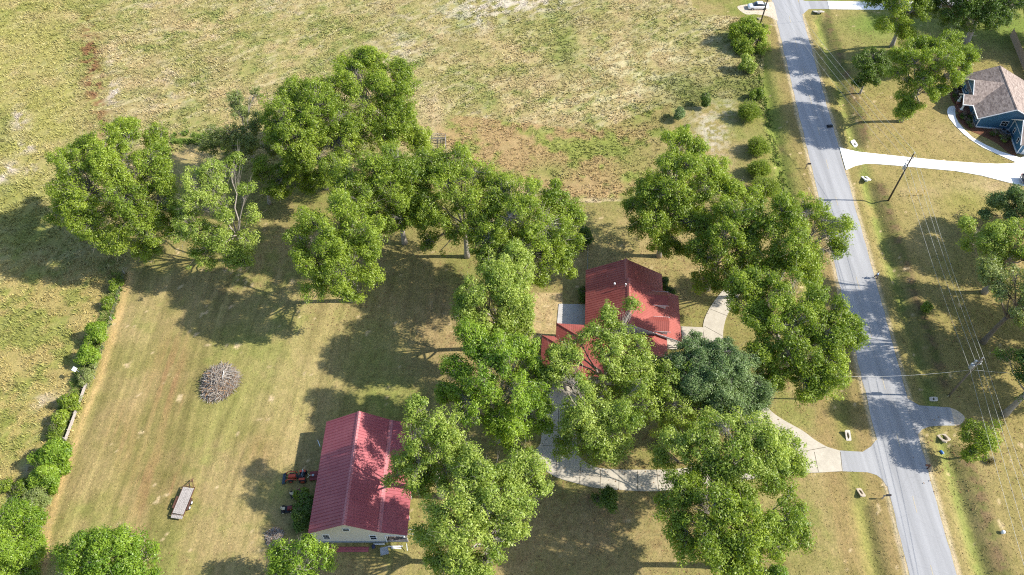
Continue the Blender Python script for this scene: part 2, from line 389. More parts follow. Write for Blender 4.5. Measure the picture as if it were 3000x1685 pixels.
    L = mx(L, C(.25, .155, .08), np.clip(G(430, 960, 55, 130, .15) + G(400, 1240, 70, 110, .15) * 1.2 + G(300, 1080, 50, 90) * .6 + G(650, 1140, 50, 60, .3) * .5, 0, 1) * (.3 + .9 * sm(.38, .62, stripe)) * .75)
    L = mx(L, C(.40, .33, .17), np.clip(G(700, 930, 120, 60) * .4 + G(330, 800, 60, 90) * .4 + G(500, 800, 60, 40) * .3, 0, 1) * .6)
    L = mx(L, C(.22, .25, .07), np.clip(G(1000, 1000, 130, 140) + G(620, 1000, 120, 60) * .5 + G(700, 850, 150, 60) * .5 + G(950, 850, 60, 60), 0, 1) * .5)
    L = mx(L, C(.30, .215, .125), np.clip(G(1500, 1350, 300, 120) + G(1150, 960, 70, 90) * .8 + G(1060, 780, 90, 170) * .9 + G(800, 1420, 250, 60) * .6 + G(700, 1330, 60, 60) * .5, 0, 1) * .6)
    bx_ = px - np.interp(py, [690, 750, 850, 950, 1035, 1115, 1230, 1330, 1447], [318, 304, 274, 244, 208, 180, 142, 114, 102])
    L = mx(L, C(.52, .37, .18), np.exp(-((bx_ - 9) / 9) ** 2) * (py > 680) * (.4 + .7 * n3))
    L = mx(L, C(.46, .35, .20), np.clip(inpoly(px + wx * .2, py, [(1335, 738), (1416, 738), (1416, 762), (1406, 762), (1406, 850), (1335, 850)]) * (.45 + .6 * n3) + G(480, 400, 50, 30) * .4, 0, 1))  # tan patch: dry grass, with sunlight between tree shadows put into its colour
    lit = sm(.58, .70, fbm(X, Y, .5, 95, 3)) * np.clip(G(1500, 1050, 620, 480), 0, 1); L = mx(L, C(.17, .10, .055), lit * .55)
    L = mx(L, C(.50, .46, .41), np.clip(G(1785, 330, 38, 62, -.35) * .85 + G(1830, 270, 20, 20) * .5, 0, 1) * sm(.42, .55, fbm(X, Y, .7, 88, 3)) * .8)
    rt = sm(xr(Y), xr(Y) + .5, X)
    lv = sm(xl(Y) - 9, xl(Y) - 7.5, X) * (1 - rt)
    L = mx(L, C(.285, .228, .098), rt * .6); L = mx(L, C(.262, .19, .09), lv * .6)
    L = mx(L, C(.14, .22, .045), rt * np.clip(G(2560, 70, 180, 60) + G(2230, 60, 120, 32) + G(2150, 8, 300, 10) + G(2200, 150, 80, 70) * .6, 0, 1) * .8)
    L = mx(L, C(.42, .32, .20), np.clip(rt * (G(2480, 470, 90, 22) + G(2300, 480, 60, 22) * .5 + G(2330, 560, 40, 90) * .4 + G(2420, 330, 90, 30) * .3 + G(2450, 1250, 60, 150) * .3), 0, 1) * (.3 + .8 * n3))
    L = mx(L, C(.23, .25, .06), np.clip(rt * (G(2350, 600, 80, 200) * .3 + G(2440, 500, 60, 40)), 0, 1) * .45)
    # ditches: greener bottom, dark weedy right bank, dry shoulders
    dr = X - (xr(Y) + 3.4); dl = X - (xl(Y) - 4.0 - 1.5 * sm(60, 95, Y))
    L = mx(L, C(.15, .205, .05), np.exp(-((dr + .9 * (n2 - .5)) / 1.25) ** 2) * sm(.25, .6, n2 + .1) * .7)
    L = mx(L, C(.175, .225, .05), np.exp(-((dl + .2) / (1.3 + 1.3 * sm(60, 100, Y))) ** 2) * sm(.15, .5, n2 + .12) * (.5 + .4 * sm(60, 90, Y)))
    band = np.exp(-(((dr - 2.6 - .4 * sm(60, 30, Y)) + (n2 - .5)) / (.85 + .35 * sm(60, 30, Y))) ** 2) * (1 - bumpf(Y, 103, 113)) * (1 - bumpf(Y, 50, 58))
    L = mx(L, mx(C(.165, .115, .07)[None] * one[:, None], C(.12, .13, .045), sm(.4, .6, n3)), band * .85)
    edge = np.minimum(np.abs(X - xr(Y) - .25), np.abs(X - xl(Y) + .25))
    L = mx(L, C(.50, .42, .30), np.exp(-(edge / (.18 + .3 * n2)) ** 2) * .9)
    # bare ant hills and scuffs
    cell = vnoise(X / .5, Y / .5, 91) * .6 + vnoise(X / 1.9, Y / 1.9, 93) * .4
    L = mx(L, C(.52, .41, .26), sm(.83, .88, cell) * .85)
    L = L * (.84 + .32 * fbm(X, Y, .8, 35, 3))[:, None]
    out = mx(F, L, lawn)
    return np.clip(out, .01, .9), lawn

def axis(lo, hi, step, far):
    core = np.arange(lo, hi + step, step); a, b = [], []
    d = step * 2; x = lo
    while x > -far: x -= d; a.append(x); d *= 1.35
    d = step * 2; x = hi
    while x < far: x += d; b.append(x); d *= 1.35
    return np.array(a[::-1] + list(core) + b)
gx, gy = axis(-128, 128, .36, 4000), axis(24, 178, .36, 4000)
GX, GY = np.meshgrid(gx, gy); fx_, fy_ = GX.ravel(), GY.ravel()
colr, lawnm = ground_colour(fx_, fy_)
fz_ = ditch(fx_, fy_) + (1 - lawnm) * (fbm(fx_, fy_, 5, 5) - .5) * .25 * (np.abs(fy_) < 400)
nxg, nyg = len(gx), len(gy)
ii = np.arange(nxg * nyg).reshape(nyg, nxg)
fc = np.stack([ii[:-1, :-1], ii[:-1, 1:], ii[1:, 1:], ii[1:, :-1]], -1).reshape(-1, 4)
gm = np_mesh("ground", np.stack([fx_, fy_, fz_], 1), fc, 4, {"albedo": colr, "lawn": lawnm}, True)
def ground_mat():
    m, n, b = mat('grass_and_soil'); c = coords(n)
    a = n.nodes.new("ShaderNodeAttribute"); a.attribute_name = "albedo"
    l = n.nodes.new("ShaderNodeAttribute"); l.attribute_name = "lawn"
    f1 = noise(n, 3.2, 5, .75, c, .4); f2 = noise(n, 9, 4, .8, c); f3 = noise(n, 1.1, 4, .7, mapped(n, c, (1, .35, 1), (0, 0, .5)))
    o = mixc(n, .85, a.outputs["Color"], ramp(n, f1.outputs[0], [(.28, (.52, .55, .48)), (.5, (1, 1, 1)), (.74, (1.5, 1.42, 1.34))]).outputs[0], 'MULTIPLY')
    o = mixc(n, .6, o, ramp(n, f2.outputs[0], [(.3, (.66, .7, .62)), (.7, (1.3, 1.25, 1.2))]).outputs[0], 'MULTIPLY')
    o = mixc(n, .45, o, ramp(n, f3.outputs[0], [(.3, (.75, .85, .6)), (.7, (1.22, 1.12, 1.2))]).outputs[0], 'MULTIPLY')
    n.links.new(o, b.inputs["Base Color"]); b.inputs["Roughness"].default_value = 1; b.inputs["Specular IOR Level"].default_value = .05
    bump(n, b, f1.outputs[0], .12, .7); return m
M['ground'] = ground_mat()
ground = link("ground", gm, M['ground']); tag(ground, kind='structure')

# tall weeds and grass of the unmown field, and the weedy ditch banks
def tufts(name, X, Y, Z, h, wd, colours, nb=4, lean=.7, label=None):
    n = len(X); N = n * nb
    bx = np.repeat(X, nb) + rng.normal(0, .07, N); by = np.repeat(Y, nb) + rng.normal(0, .07, N); bz = np.repeat(Z, nb)
    H = np.repeat(h, nb) * rng.uniform(.6, 1.2, N); a = rng.uniform(0, 2 * np.pi, N); W = np.repeat(wd, nb) * rng.uniform(.6, 1.2, N)
    ln = rng.uniform(.2, lean, N) * H
    windx, windy = -.25 * H, .1 * H
    tx = bx + np.cos(a) * ln + windx; ty = by + np.sin(a) * ln + windy
    sx, sy = -np.sin(a) * W / 2, np.cos(a) * W / 2
    v = np.empty((N, 3, 3)); v[:, 0] = np.stack([bx - sx, by - sy, bz - .03], 1); v[:, 1] = np.stack([bx + sx, by + sy, bz - .03], 1); v[:, 2] = np.stack([tx, ty, bz + H * .8], 1)
    c = np.repeat(np.repeat(colours, nb, 0) * rng.uniform(.75, 1.3, (N, 1)), 3, 0)
    me = np_mesh(name, v.reshape(-1, 3), np.arange(N * 3).reshape(-1, 3), 3, {"albedo": np.clip(c, 0, .9)})
    m, nn, b = mat(name + '_blades'); at = nn.nodes.new("ShaderNodeAttribute"); at.attribute_name = "albedo"
    nn.links.new(at.outputs[0], b.inputs["Base Color"]); b.inputs["Roughness"].default_value = .9; b.inputs["Specular IOR Level"].default_value = .1
    o = link(name, me, m); tag(o, label, 'weeds', kind='stuff'); return o
nt_ = 230000
TX, TY = rng.uniform(-125, 60, nt_), rng.uniform(28, 172, nt_)
cc, lw = ground_colour(TX, TY)
qx, qy = Q(TX, TY, 0)
keep = (lw < .5) & (qx > -90) & (qx < 3090) & (qy < 1780) & (qy > -90) & (vnoise(TX / 1.4, TY / 1.4, 12) > .22)
TX, TY, cc = TX[keep], TY[keep], cc[keep]
gsh = (cc[:, 1] > cc[:, 0] * .95)
hh = np.where(gsh, rng.uniform(.18, .46, len(TX)), rng.uniform(.12, .38, len(TX))) * np.where(TX < -60, 1.35, 1)
cc = cc * np.where(gsh, 1.15, 1.2)[:, None]
tufts("field_weeds", TX, TY, np.zeros(len(TX)), hh, rng.uniform(.10, .24, len(TX)), cc, 4, .9, 'straw coloured and green weeds covering the unmown field')
def strip(name, line, half, n, h, cols, label, seed=1, side=0.0):
    r = np.random.RandomState(seed); L = [np.array(V(*p))[:2] for p in line]; k = r.randint(0, len(L) - 1, n); t = r.uniform(0, 1, n)
    A = np.array(L)[k]; B = np.array(L)[k + 1]; p = A + (B - A) * t[:, None]; d = (B - A) / np.linalg.norm(B - A, axis=1, keepdims=True)
    p = p + np.stack([-d[:, 1], d[:, 0]], 1) * (r.normal(side, half, n))[:, None]
    q = vnoise(p[:, 0] / 1.1, p[:, 1] / 1.1, seed + 3); kp = q > .3; p = p[kp]; q = q[kp]; cols = np.array(cols)
    c = cols[r.randint(0, len(cols), len(p))] * r.uniform(.8, 1.2, (len(p), 1))
    return tufts(name, p[:, 0], p[:, 1], ditch(p[:, 0], p[:, 1]), h * (.35 + q), r.uniform(.12, .26, len(p)), c, 6, .8, label)
GREENS = [(.10, .17, .03), (.15, .23, .04), (.20, .26, .06), (.26, .24, .10)]
strip('fence_line_growth', [(318, 690), (296, 765), (262, 850), (238, 925), (215, 975), (190, 1040), (165, 1115), (135, 1190), (105, 1290), (95, 1400)], .5, 4600, .62, GREENS, 'tangled green growth along the left boundary fence', 5, -1.0)
strip('field_edge_growth', [(436, 352), (480, 348), (540, 356), (600, 372)], .7, 1600, .8, GREENS[:3], 'low green growth along the field edge behind the left tree', 6)
strip('roadside_growth', [(1915, 60), (1905, 140), (1918, 240), (1932, 300), (1950, 380), (1968, 450), (1985, 510)], .45, 2300, .22, GREENS, 'overgrown strip between the field and the roadside ditch', 7)
# ------------------------------------------------------------------ paved surfaces
def sheet(name, pts, m, z0, z1, kind='structure', **kw):
    mb = MB(); mb.prism(pts, z0, z1); o = mb.build(name, m); tag(o, kind=kind, **kw); return o
def tri_sheet(name, pts, m, z0, z1):
    """possibly concave outline"""
    bm = bmesh.new(); vs = [bm.verts.new((p[0], p[1], z1)) for p in pts]; f = bm.faces.new(vs)
    if f.normal.z < 0: f.normal_flip()
    f.normal_update()
    r = bmesh.ops.extrude_face_region(bm, geom=[f]); 
    for e in r['geom']:
        if isinstance(e, bmesh.types.BMVert): e.co.z = z0
    bmesh.ops.recalc_face_normals(bm, faces=bm.faces)
    bmesh.ops.triangulate(bm, faces=[q for q in bm.faces if len(q.verts) > 4])
    me = bpy.data.meshes.new(name); bm.to_mesh(me); bm.free(); return tag(link(name, me, m), kind='structure')
def smooth_line(pts, n=6, closed=False):
    out = []; N = len(pts)
    for i in range(N if closed else N - 1):
        g = (lambda k: pts[k % N]) if closed else (lambda k: pts[max(0, min(N - 1, k))])
        p0, p1, p2, p3 = [Vector(g(k)[:2]) for k in (i - 1, i, i + 1, i + 2)]
        for s in range(n):
            t = s / n
            out.append(.5 * ((2 * p1) + (p2 - p0) * t + (2 * p0 - 5 * p1 + 4 * p2 - p3) * t * t + (3 * p1 - p0 - 3 * p2 + p3) * t ** 3))
    if not closed: out.append(Vector(pts[-1][:2]))
    return out
rr = random.Random(3)
le = [(xl(y) + rr.uniform(-.09, .09), y) for y in np.arange(-60, 420, 1.6)]
re_ = [(xr(y) + rr.uniform(-.09, .09), y) for y in np.arange(-60, 420, 1.6)]
vs = []; fs = []
for i, (a, b_) in enumerate(zip(le, re_)):
    m_ = ((a[0] + b_[0]) / 2, a[1]); vs += [(*a, .01), (*m_, .05), (*b_, .01)]
    if i: o = 3 * (i - 1); fs += [(o, o + 1, o + 4, o + 3), (o + 1, o + 2, o + 5, o + 4)]
me = bpy.data.meshes.new("road"); me.from_pydata(vs, [], fs); tag(link("road", me, M['asphalt']), kind='structure')
# faint worn yellow centre line
M['faint_yellow'] = plain('worn_yellow_paint', (.42, .37, .27), .9, var=.12, scale=4)
mb = MB()
for y in np.arange(30, 165, 9.5):
    L_ = rr.uniform(2.2, 3.0); c0 = (xl(y) + xr(y)) / 2; c1 = (xl(y + L_) + xr(y + L_)) / 2
    mb.add([(c0 - .05, y, .056), (c0 + .05, y, .056), (c1 + .05, y + L_, .056), (c1 - .05, y + L_, .056)], [(0, 1, 2, 3)])
tag(mb.build("centre_line", M['faint_yellow']), kind='structure')
def TT(l, z=0): return [P(x, y, z) for x, y in l]
apron = TT([(2459, 1320), (2527, 1324), (2552, 1308), (2566, 1290), (2580, 1290), (2612, 1426), (2597, 1424), (2585, 1405), (2568, 1392), (2542, 1384), (2467, 1381)])
tri_sheet("apron", apron, M['asphalt'], -.1, .024)
tri_sheet("side_road", TT([(2655, 1165), (2664, 1171), (2693, 1188), (2784, 1194), (2790, 1215), (2797, 1247), (2755, 1247), (2722, 1250), (2702, 1258), (2690, 1272), (2680, 1270)]), M['asphalt'], -.1, .022)
tri_sheet("gravel", smooth_line(TT([(2783, 1196), (2806, 1204), (2826, 1222), (2818, 1240), (2797, 1246), (2790, 1215)]), 4, True), M['sand'], -.1, .012)
tri_sheet("gravel", smooth_line(TT([(2160, 20), (2200, 12), (2276, 8), (2284, 60), (2250, 48), (2215, 42), (2185, 42)]), 4, True), M['sand'], -.1, .014)
tri_sheet("apron", TT([(2340, -4), (2358, 3), (2424, 3), (2430, 26.5), (2369, 27), (2352, 42), (2346, 42)]), M['asphalt'], -.1, .024)
upper_drive = TT([(2424, 3.3), (2580, 7), (2700, 4), (2830, -9), (2900, -16), (2910, 2), (2830, 14), (2700, 31), (2596, 29.5), (2430, 27.5)])
tri_sheet("driveway", upper_drive, M['white_drive'], -.1, .07)
wd_ = TT([(2459, 432), (2483, 439), (2516, 446), (2657, 461), (2766, 472), (2860, 478.5), (2918, 481), (2962, 480), (2979, 476), (2990, 463), (3010, 455), (3220, 440), (3260, 600), (3120, 575), (3000, 546),
          (2951, 535), (2874, 515), (2799, 502), (2679, 491), (2614, 485), (2560, 481), (2533, 481), (2505, 487), (2478, 499)])
tri_sheet("driveway", wd_, M['white_drive'], -.1, .11)
walk = TT([(2774, 329), (2776, 319), (2781, 313.5), (2788, 311), (2795, 311), (2799, 316), (2798, 329), (2799, 343), (2806, 358), (2826, 382), (2850, 404), (2889, 426), (2932, 445), (2989, 463),
           (2978, 477), (2932, 457), (2879, 433), (2845, 411), (2821, 392), (2797, 368), (2780, 346)])
tri_sheet("footpath", walk, M['white_drive'], -.1, .085)
# circular driveway of the red roofed house
outer = [(2469, 1381), (2400, 1385), (2343, 1387), (2250, 1396), (2120, 1418), (2030, 1432), (1953, 1438), (1874, 1439), (1757, 1431), (1699, 1419), (1629, 1398), (1583, 1366), (1560, 1330), (1583, 1300), (1588, 1240), (1592, 1180), (1600, 1120)]
inner = [(1690, 1120), (1690, 1180), (1688, 1260), (1692, 1320), (1708, 1349), (1757, 1372), (1868, 1377), (2000, 1373), (2140, 1352), (2260, 1330), (2330, 1322), (2300, 1300), (2240, 1262), (2190, 1215), (2130, 1150), (2085, 1070), (2068, 1010), (2060, 952),
         (2078, 905), (2110, 860), (2130, 838)]
inner2 = [(2175, 852), (2150, 890), (2128, 930), (2118, 980), (2128, 1020), (2150, 1070), (2190, 1130), (2250, 1197), (2290, 1228), (2350, 1262), (2385, 1288), (2419, 1308), (2440, 1315), (2460, 1321)]
drv = tri_sheet("driveway", smooth_line(TT(outer), 4)[:-1] + smooth_line(TT(inner), 4)[:-1] + smooth_line(TT(inner2), 4), M['drive'], -.1, .09)
tri_sheet("footpath", TT([(1996, 957), (2061, 960), (2060, 975), (2062, 1005), (1998, 1005)]), M['drive'], -.1, .083)
# joints of the driveway: shallow dark strips set proud of the slab
jm = MB()
def joint(a, b, z=.097, w_=.035):
    a, b = P(*a, z), P(*b, z); d = (b - a).normalized(); s_ = Vector((-d.y, d.x, 0)) * w_
    jm.add([a - s_, a + s_, b + s_, b - s_], [(0, 3, 2, 1)])
for a, b in [((1592, 1250), (1686, 1252)), ((1590, 1306), (1688, 1309)), ((1630, 1340), (1632, 1396)), ((1702, 1350), (1698, 1416)), ((1760, 1374), (1758, 1428)), ((1814, 1378), (1813, 1435)), ((1868, 1379), (1868, 1437)), ((1924, 1378), (1930, 1436)),
             ((1980, 1376), (1992, 1433)), ((2350, 1323), (2420, 1310)), ((2386, 1324), (2398, 1383)), ((2462, 1324), (2468, 1379)), ((2240, 1200), (2262, 1188)), ((2290, 1270), (2322, 1252)), ((2120, 870), (2160, 876)), ((2080, 905), (2132, 926)), ((2063, 955), (2118, 985)), ((2062, 1000), (2124, 1004)), ((1636, 1200), (1638, 1360))]:
    joint(a, b)
tag(jm.build("driveway_joints", M['joint']), kind='structure')

# ------------------------------------------------------------------ trees
def prisms(A, B, ra, rb, k=3):
    """many straight tapered prisms at once"""
    n = len(A); d = B - A; L = np.linalg.norm(d, axis=1, keepdims=True) + 1e-6; d = d / L
    ref = np.where(np.abs(d[:, 2:3]) > .9, np.array([[1., 0, 0]]), np.array([[0, 0, 1.]]))
    u = np.cross(d, ref); u /= np.linalg.norm(u, axis=1, keepdims=True) + 1e-9; w_ = np.cross(d, u)
    v = np.empty((n, 2 * k, 3))
    for j in range(k):
        a = 2 * np.pi * j / k; o = u * np.cos(a) + w_ * np.sin(a)
        v[:, j] = A + o * ra[:, None]; v[:, k + j] = B + o * rb[:, None]
    f = np.array([[j, (j + 1) % k, k + (j + 1) % k, k + j] for j in range(k)])
    return v.reshape(-1, 3), (np.arange(n)[:, None, None] * 2 * k + f[None]).reshape(-1, 4)
def bez(a, b, c, n):
    t = np.linspace(0, 1, n)[:, None]; return a * (1 - t) ** 2 + b * 2 * t * (1 - t) + c * t * t
def leaves(cent, rad, n_each, size, r, up=.42, flat=.7):
    """leaf shaped quads gathered in clumps"""
    n = len(cent); N = n * n_each
    dirs = r.normal(size=(N, 3)); dirs /= np.linalg.norm(dirs, axis=1, keepdims=True)
    rr_ = np.repeat(rad, n_each) * r.uniform(.3, 1.0, N) ** .5
    pos = np.repeat(cent, n_each, 0) + dirs * rr_[:, None] * np.array([1, 1, flat])
    nor = dirs * .95 + np.array([0, 0, up]) + r.normal(size=(N, 3)) * .27; nor /= np.linalg.norm(nor, axis=1, keepdims=True)
    t = r.normal(size=(N, 3)) + dirs * .8 + np.array([0, 0, -.15]); t -= nor * (t * nor).sum(1, keepdims=True); t /= np.linalg.norm(t, axis=1, keepdims=True)
    s = np.cross(nor, t); L = size * r.uniform(.7, 1.25, N); W = L * r.uniform(.42, .6, N)
    v = np.empty((N, 4, 3))
    v[:, 0] = pos; v[:, 1] = pos + t * (L * .5)[:, None] + s * (W * .5)[:, None] - nor * (L * .03)[:, None]
    v[:, 2] = pos + t * L[:, None] - nor * (L * .12)[:, None]; v[:, 3] = pos + t * (L * .5)[:, None] - s * (W * .5)[:, None] - nor * (L * .03)[:, None]
    tone = np.repeat(r.normal(.5, .17, n), n_each) + r.normal(0, .12, N)
    return v.reshape(-1, 3), np.arange(N * 4).reshape(-1, 4), np.clip(np.repeat(tone, 4), 0, 1)

UP = np.array([0, SP, CP]) ; TOW = np.array([0, -CP, SP])
def tree(base, lobes, label, m='leaf', zc=9.5, dens=1.0, seed=1, bare=0, trunk_r=.38, group=None, name='pecan_tree', cat='tree', bark='pale_bark', leaf=.28, each=38, clump=.72, depth=.62, back=True, twig=.014, fit=True):
    r = np.random.RandomState(seed * 13 + 5)
    lb = np.array(lobes, float)
    cx, cy = (lb[:, 0].min() + lb[:, 0].max()) / 2, (lb[:, 1].min() + lb[:, 1].max()) / 2
    C0 = np.array(V(cx, cy, zc)); f = C0[1] * CP + (CAMH - zc) * SP; mpp = f / FOC * K       # metres per reading unit
    R = max(lb[:, 0].max() - lb[:, 0].min(), lb[:, 1].max() - lb[:, 1].min()) / 2 * mpp
    dx = (lb[:, 0] - cx) * mpp; dy = -(lb[:, 1] - cy) * mpp; rad = lb[:, 2] * mpp * 1.13
    Rd = max(R * .95, rad.max() * 1.02); dep = depth * np.sqrt(np.maximum(Rd ** 2 - dx ** 2 - dy ** 2, 0))
    cen = C0 + dx[:, None] * np.array([1, 0, 0]) + dy[:, None] * UP + dep[:, None] * TOW
    cen[:, 2] = np.maximum(cen[:, 2], rad * .75)
    if back and len(lb) > 5:                                     # far side of the crown
        q = r.choice(len(lb), max(3, len(lb) // 2), replace=False); q = q[dep[q] > 0.4 * R]
        bk = C0 + dx[q, None] * .85 * np.array([1, 0, 0]) + dy[q, None] * .85 * UP - dep[q, None] * .75 * TOW
        bk[:, 2] = np.maximum(bk[:, 2], rad[q] * .9 + 1.5)
        cen = np.r_[cen, bk]; rad = np.r_[rad, rad[q] * .95]; isb = np.r_[np.zeros(len(lb), bool), np.ones(len(q), bool)]
    else: isb = np.zeros(len(lb), bool)
    B = np.array(V(*base))
    if fit: B[:2] = C0[:2] * .85 + B[:2] * .15
    B[2] = gz(B[0], B[1]) - .15
    root = empty(name, B, 0, label, cat, group)
    # clumps on the lobes
    mid = cen.mean(0); CL = []; OW = []
    # every lobe is broken up into smaller boughs that stick out unevenly
    sc_, sr_, so_ = [], [], []
    for i in range(len(cen)):
        ns = 3 if rad[i] < 1.2 else 8; d = r.normal(size=(ns, 3)); d /= np.linalg.norm(d, axis=1, keepdims=True)
        e = r.uniform(.42, 1.08, ns); sc_.append(cen[i] + d * (rad[i] * e)[:, None] * np.array([1, 1, .8])); sr_.append(rad[i] * r.uniform(.30, .54, ns) * np.where(e > .8, .72, 1)); so_.append(np.full(ns, i))
        sc_.append(cen[i][None]); sr_.append(np.array([rad[i] * .56])); so_.append(np.array([i]))
    sc_, sr_, so_ = np.concatenate(sc_), np.concatenate(sr_), np.concatenate(so_)
    for i in range(len(sc_)):
        n = int((17.5 if not isb[so_[i]] else 4) * sr_[i] ** 2 * dens / clump ** 2) + 2
        d = r.normal(size=(n, 3)); d /= np.linalg.norm(d, axis=1, keepdims=True)
        out = (sc_[i] - mid) / (np.linalg.norm(sc_[i] - mid) + 1e-6)
        k = (d @ out > -.35) | (d[:, 2] > .2) | (d[:, 1] < -.5); d = d[k]
        jit = r.uniform(.6, 1.25, len(d)) * np.where(r.uniform(size=len(d)) < .16, 1.25, 1)
        p = sc_[i] + d * (sr_[i] * jit)[:, None] * np.array([1, 1, .85])
        dist_ = np.linalg.norm(p[:, None] - sc_[None], axis=2) / sr_[None]; dist_[:, i] = 9
        p = p[(dist_.min(1) > .55) & (p[:, 2] > min(.6, .15 * zc))]
        if len(p) == 0 and i == 0: p = sc_[i][None].copy()
        CL.append(p); OW.append(np.full(len(p), so_[i]))
    CL = np.concatenate(CL); OW = np.concatenate(OW)
    # gaps: drop clumps where a coarse noise is low
    g = fbm(CL[:, 0] + CL[:, 2] * .7, CL[:, 1] - CL[:, 2] * .5, 2.6, seed + 3, 2); g2 = vnoise((CL[:, 0] + CL[:, 2] * .8) / 1.15, (CL[:, 1] - CL[:, 2] * .7) / 1.15, seed + 9) * .65 + vnoise((CL[:, 0] - CL[:, 2]) / .8, CL[:, 1] / .8, seed + 19) * .35
    kk = (g > .26 + .05 * (1 - min(dens, 1))) & ((g2 > .46) | (clump < .6)); kk[:2] = True; CL, OW = CL[kk], OW[kk]
    radc = clump * r.uniform(.6, 1.3, len(CL))
    bareq = r.uniform(size=len(CL)) < bare
    v, fq, tn = leaves(CL[~bareq], radc[~bareq], each, leaf, r)
    big = fbm(v[:, 0] + 50, v[:, 1] + v[:, 2], 4.0, seed, 2)
    tn = np.clip(tn + (big - .5) * .9, 0, 1)
    me = np_mesh("crown", v - B, fq, 4, {"tone": tn}); link("crown", me, M[m], root)
    # trunk and limbs
    mb = MB(); zf = max(1.0, (mid[2]) * .5); fork = B + (mid - B) * np.array([.25, .25, 0]); fork[2] = zf
    tr = trunk_r
    pts = bez(B, B + np.array([0, 0, zf * .6]), fork, 6) - B
    mb.tube(pts, [tr * 1.5, tr * 1.12, tr * 1.0, tr * .95, tr * .92, tr * .9], 9)
    segA, segB, ra, rb = [], [], [], []; limbs = {}
    for i in range(len(cen)):
        c = cen[i]; start = fork if r.uniform() < .7 else fork * .55 + np.array([mid[0], mid[1], mid[2] * .8]) * .45
        ctrl = start * .45 + c * .55 + np.array([0, 0, (c[2] - start[2]) * .12]) + r.normal(0, .5, 3)
        lp = bez(start, ctrl, c, 7); lp[1:-1] += r.normal(0, .12, (5, 3)); limbs[i] = lp
        r0 = tr * (.42 if i < len(lb) else .3) * r.uniform(.8, 1.1)
        rads = [max(.05, r0 * (1 - .78 * j / 6)) for j in range(7)]
        mb.tube(lp - B, rads, 6, False)
    for cidx in range(len(CL)):
        lp = limbs[OW[cidx]]; s0 = lp[r.randint(3, 7)]; e = CL[cidx]; m_ = s0 * .45 + e * .55 + r.normal(0, .25, 3) + np.array([0, 0, .15])
        segA += [s0, m_]; segB += [m_, e]; ra += [twig * 2, twig * 1.5]; rb += [twig * 1.5, twig * .8]
        if bareq[cidx] or r.uniform() < .25:
            for _ in range(4 if bareq[cidx] else 1):
                q = e + (e - m_) * r.uniform(.2, .7) + r.normal(0, .5, 3); segA.append(e); segB.append(q); ra.append(twig * .9); rb.append(twig * .35)
    pv, pf = prisms(np.array(segA) - B, np.array(segB) - B, np.array(ra), np.array(rb))
    o = len(mb.v); mb.v += [tuple(q) for q in pv]; mb.f += [tuple(q) for q in (pf + o).tolist()]
    mb.build("trunk", M[bark], root, smooth=True)
    return root

GT = 'pecan trees around the red roofed house'
tree((325, 632), [(330,345,38),(395,350,30),(270,375,30),(215,400,40),(300,410,55),(400,420,50),(165,430,30),(230,470,60),(340,490,65),(430,500,40),(165,525,38),(250,560,45),(390,570,55),(450,540,30),(310,600,32),(360,630,32),(440,460,25),(395,320,14),(300,320,18)],
     'wide full green tree standing alone at the left beside the weedy field', 'leaf', 12, 1.0, 1, group=GT)
tree((630, 655), [(510,450,30),(550,430,30),(590,400,20),(520,500,33),(560,480,35),(500,590,40),(550,600,42),(600,640,36),(510,640,35),(635,480,18),(640,540,20),(630,600,22),(480,560,26),(580,540,28)],
     'thin pale tree with dead grey branch tips, right of the wide green tree', 'leaf_light', 12.5, .85, 2, bare=.08, group=GT, each=36, depth=.5, fit=False)
tree((656, 425), [(600,260,22),(640,240,18),(620,290,18),(655,320,22),(560,350,28),(528,370,25),(600,340,26),(640,360,34),(685,370,30),(590,385,26)],
     'sparse scraggly grey green tree behind the thin pale tree', 'leaf_grey', 9.5, .6, 3, bare=.14, trunk_r=.22, group=GT, each=30, leaf=.28, clump=.62)
tree((808, 475), [(715,260,33),(760,240,33),(800,235,33),(730,310,45),(800,290,50),(865,300,50),(700,335,26),(780,350,50),(770,410,34),(825,435,34),(870,360,45),(745,385,36),(705,225,12),(835,215,18)],
     'tall bright crowned tree whose forked trunk shows below, upper left of the grove', 'leaf', 14, 1.0, 4, group=GT)
tree((678, 512), [(680,430,28),(720,450,32),(768,462,26),(700,478,24),(745,420,22),(650,412,14)],
     'low broad tree under the forked trunk, at the left side of the grove', 'leaf', 6.5, 1.0, 5, trunk_r=.25, group=GT, fit=False)
tree((945, 400), [(880,165,28),(920,148,26),(945,160,26),(900,215,45),(858,215,28),(960,220,40),(1020,195,30),(1010,240,33),(930,280,50),(1000,300,48),(1048,340,36),(980,350,45),(1075,385,30),(940,340,35),(1025,180,16),(930,132,12)],
     'tallest tree of the grove, reaching farthest up into the field', 'leaf', 14, 1.05, 6, group=GT)
tree((1018, 612), [(1010,420,50),(950,440,45),(1065,430,42),(900,460,42),(920,510,48),(1000,500,55),(1060,500,38),(960,560,42),(1015,555,32),(850,430,34),(1100,420,32),(1055,540,34),(885,525,34),(1075,490,36)],
     'deep green tree in the middle of the grove with its trunk foot in the shade', 'leaf', 13, 1.0, 7, group=GT, fit=False)
tree((875, 705), [(870,530,38),(800,560,33),(920,580,42),(768,600,26),(850,610,50),(940,635,32),(790,660,38),(870,680,48),(935,695,22),(805,715,34),(875,730,28),(850,500,22),(765,645,22),(900,745,14),(790,750,14),(905,505,30),(945,570,30)],
     'front tree of the grove standing out over the lawn, left of the middle trunk', 'leaf', 14, 1.0, 8, group=GT)
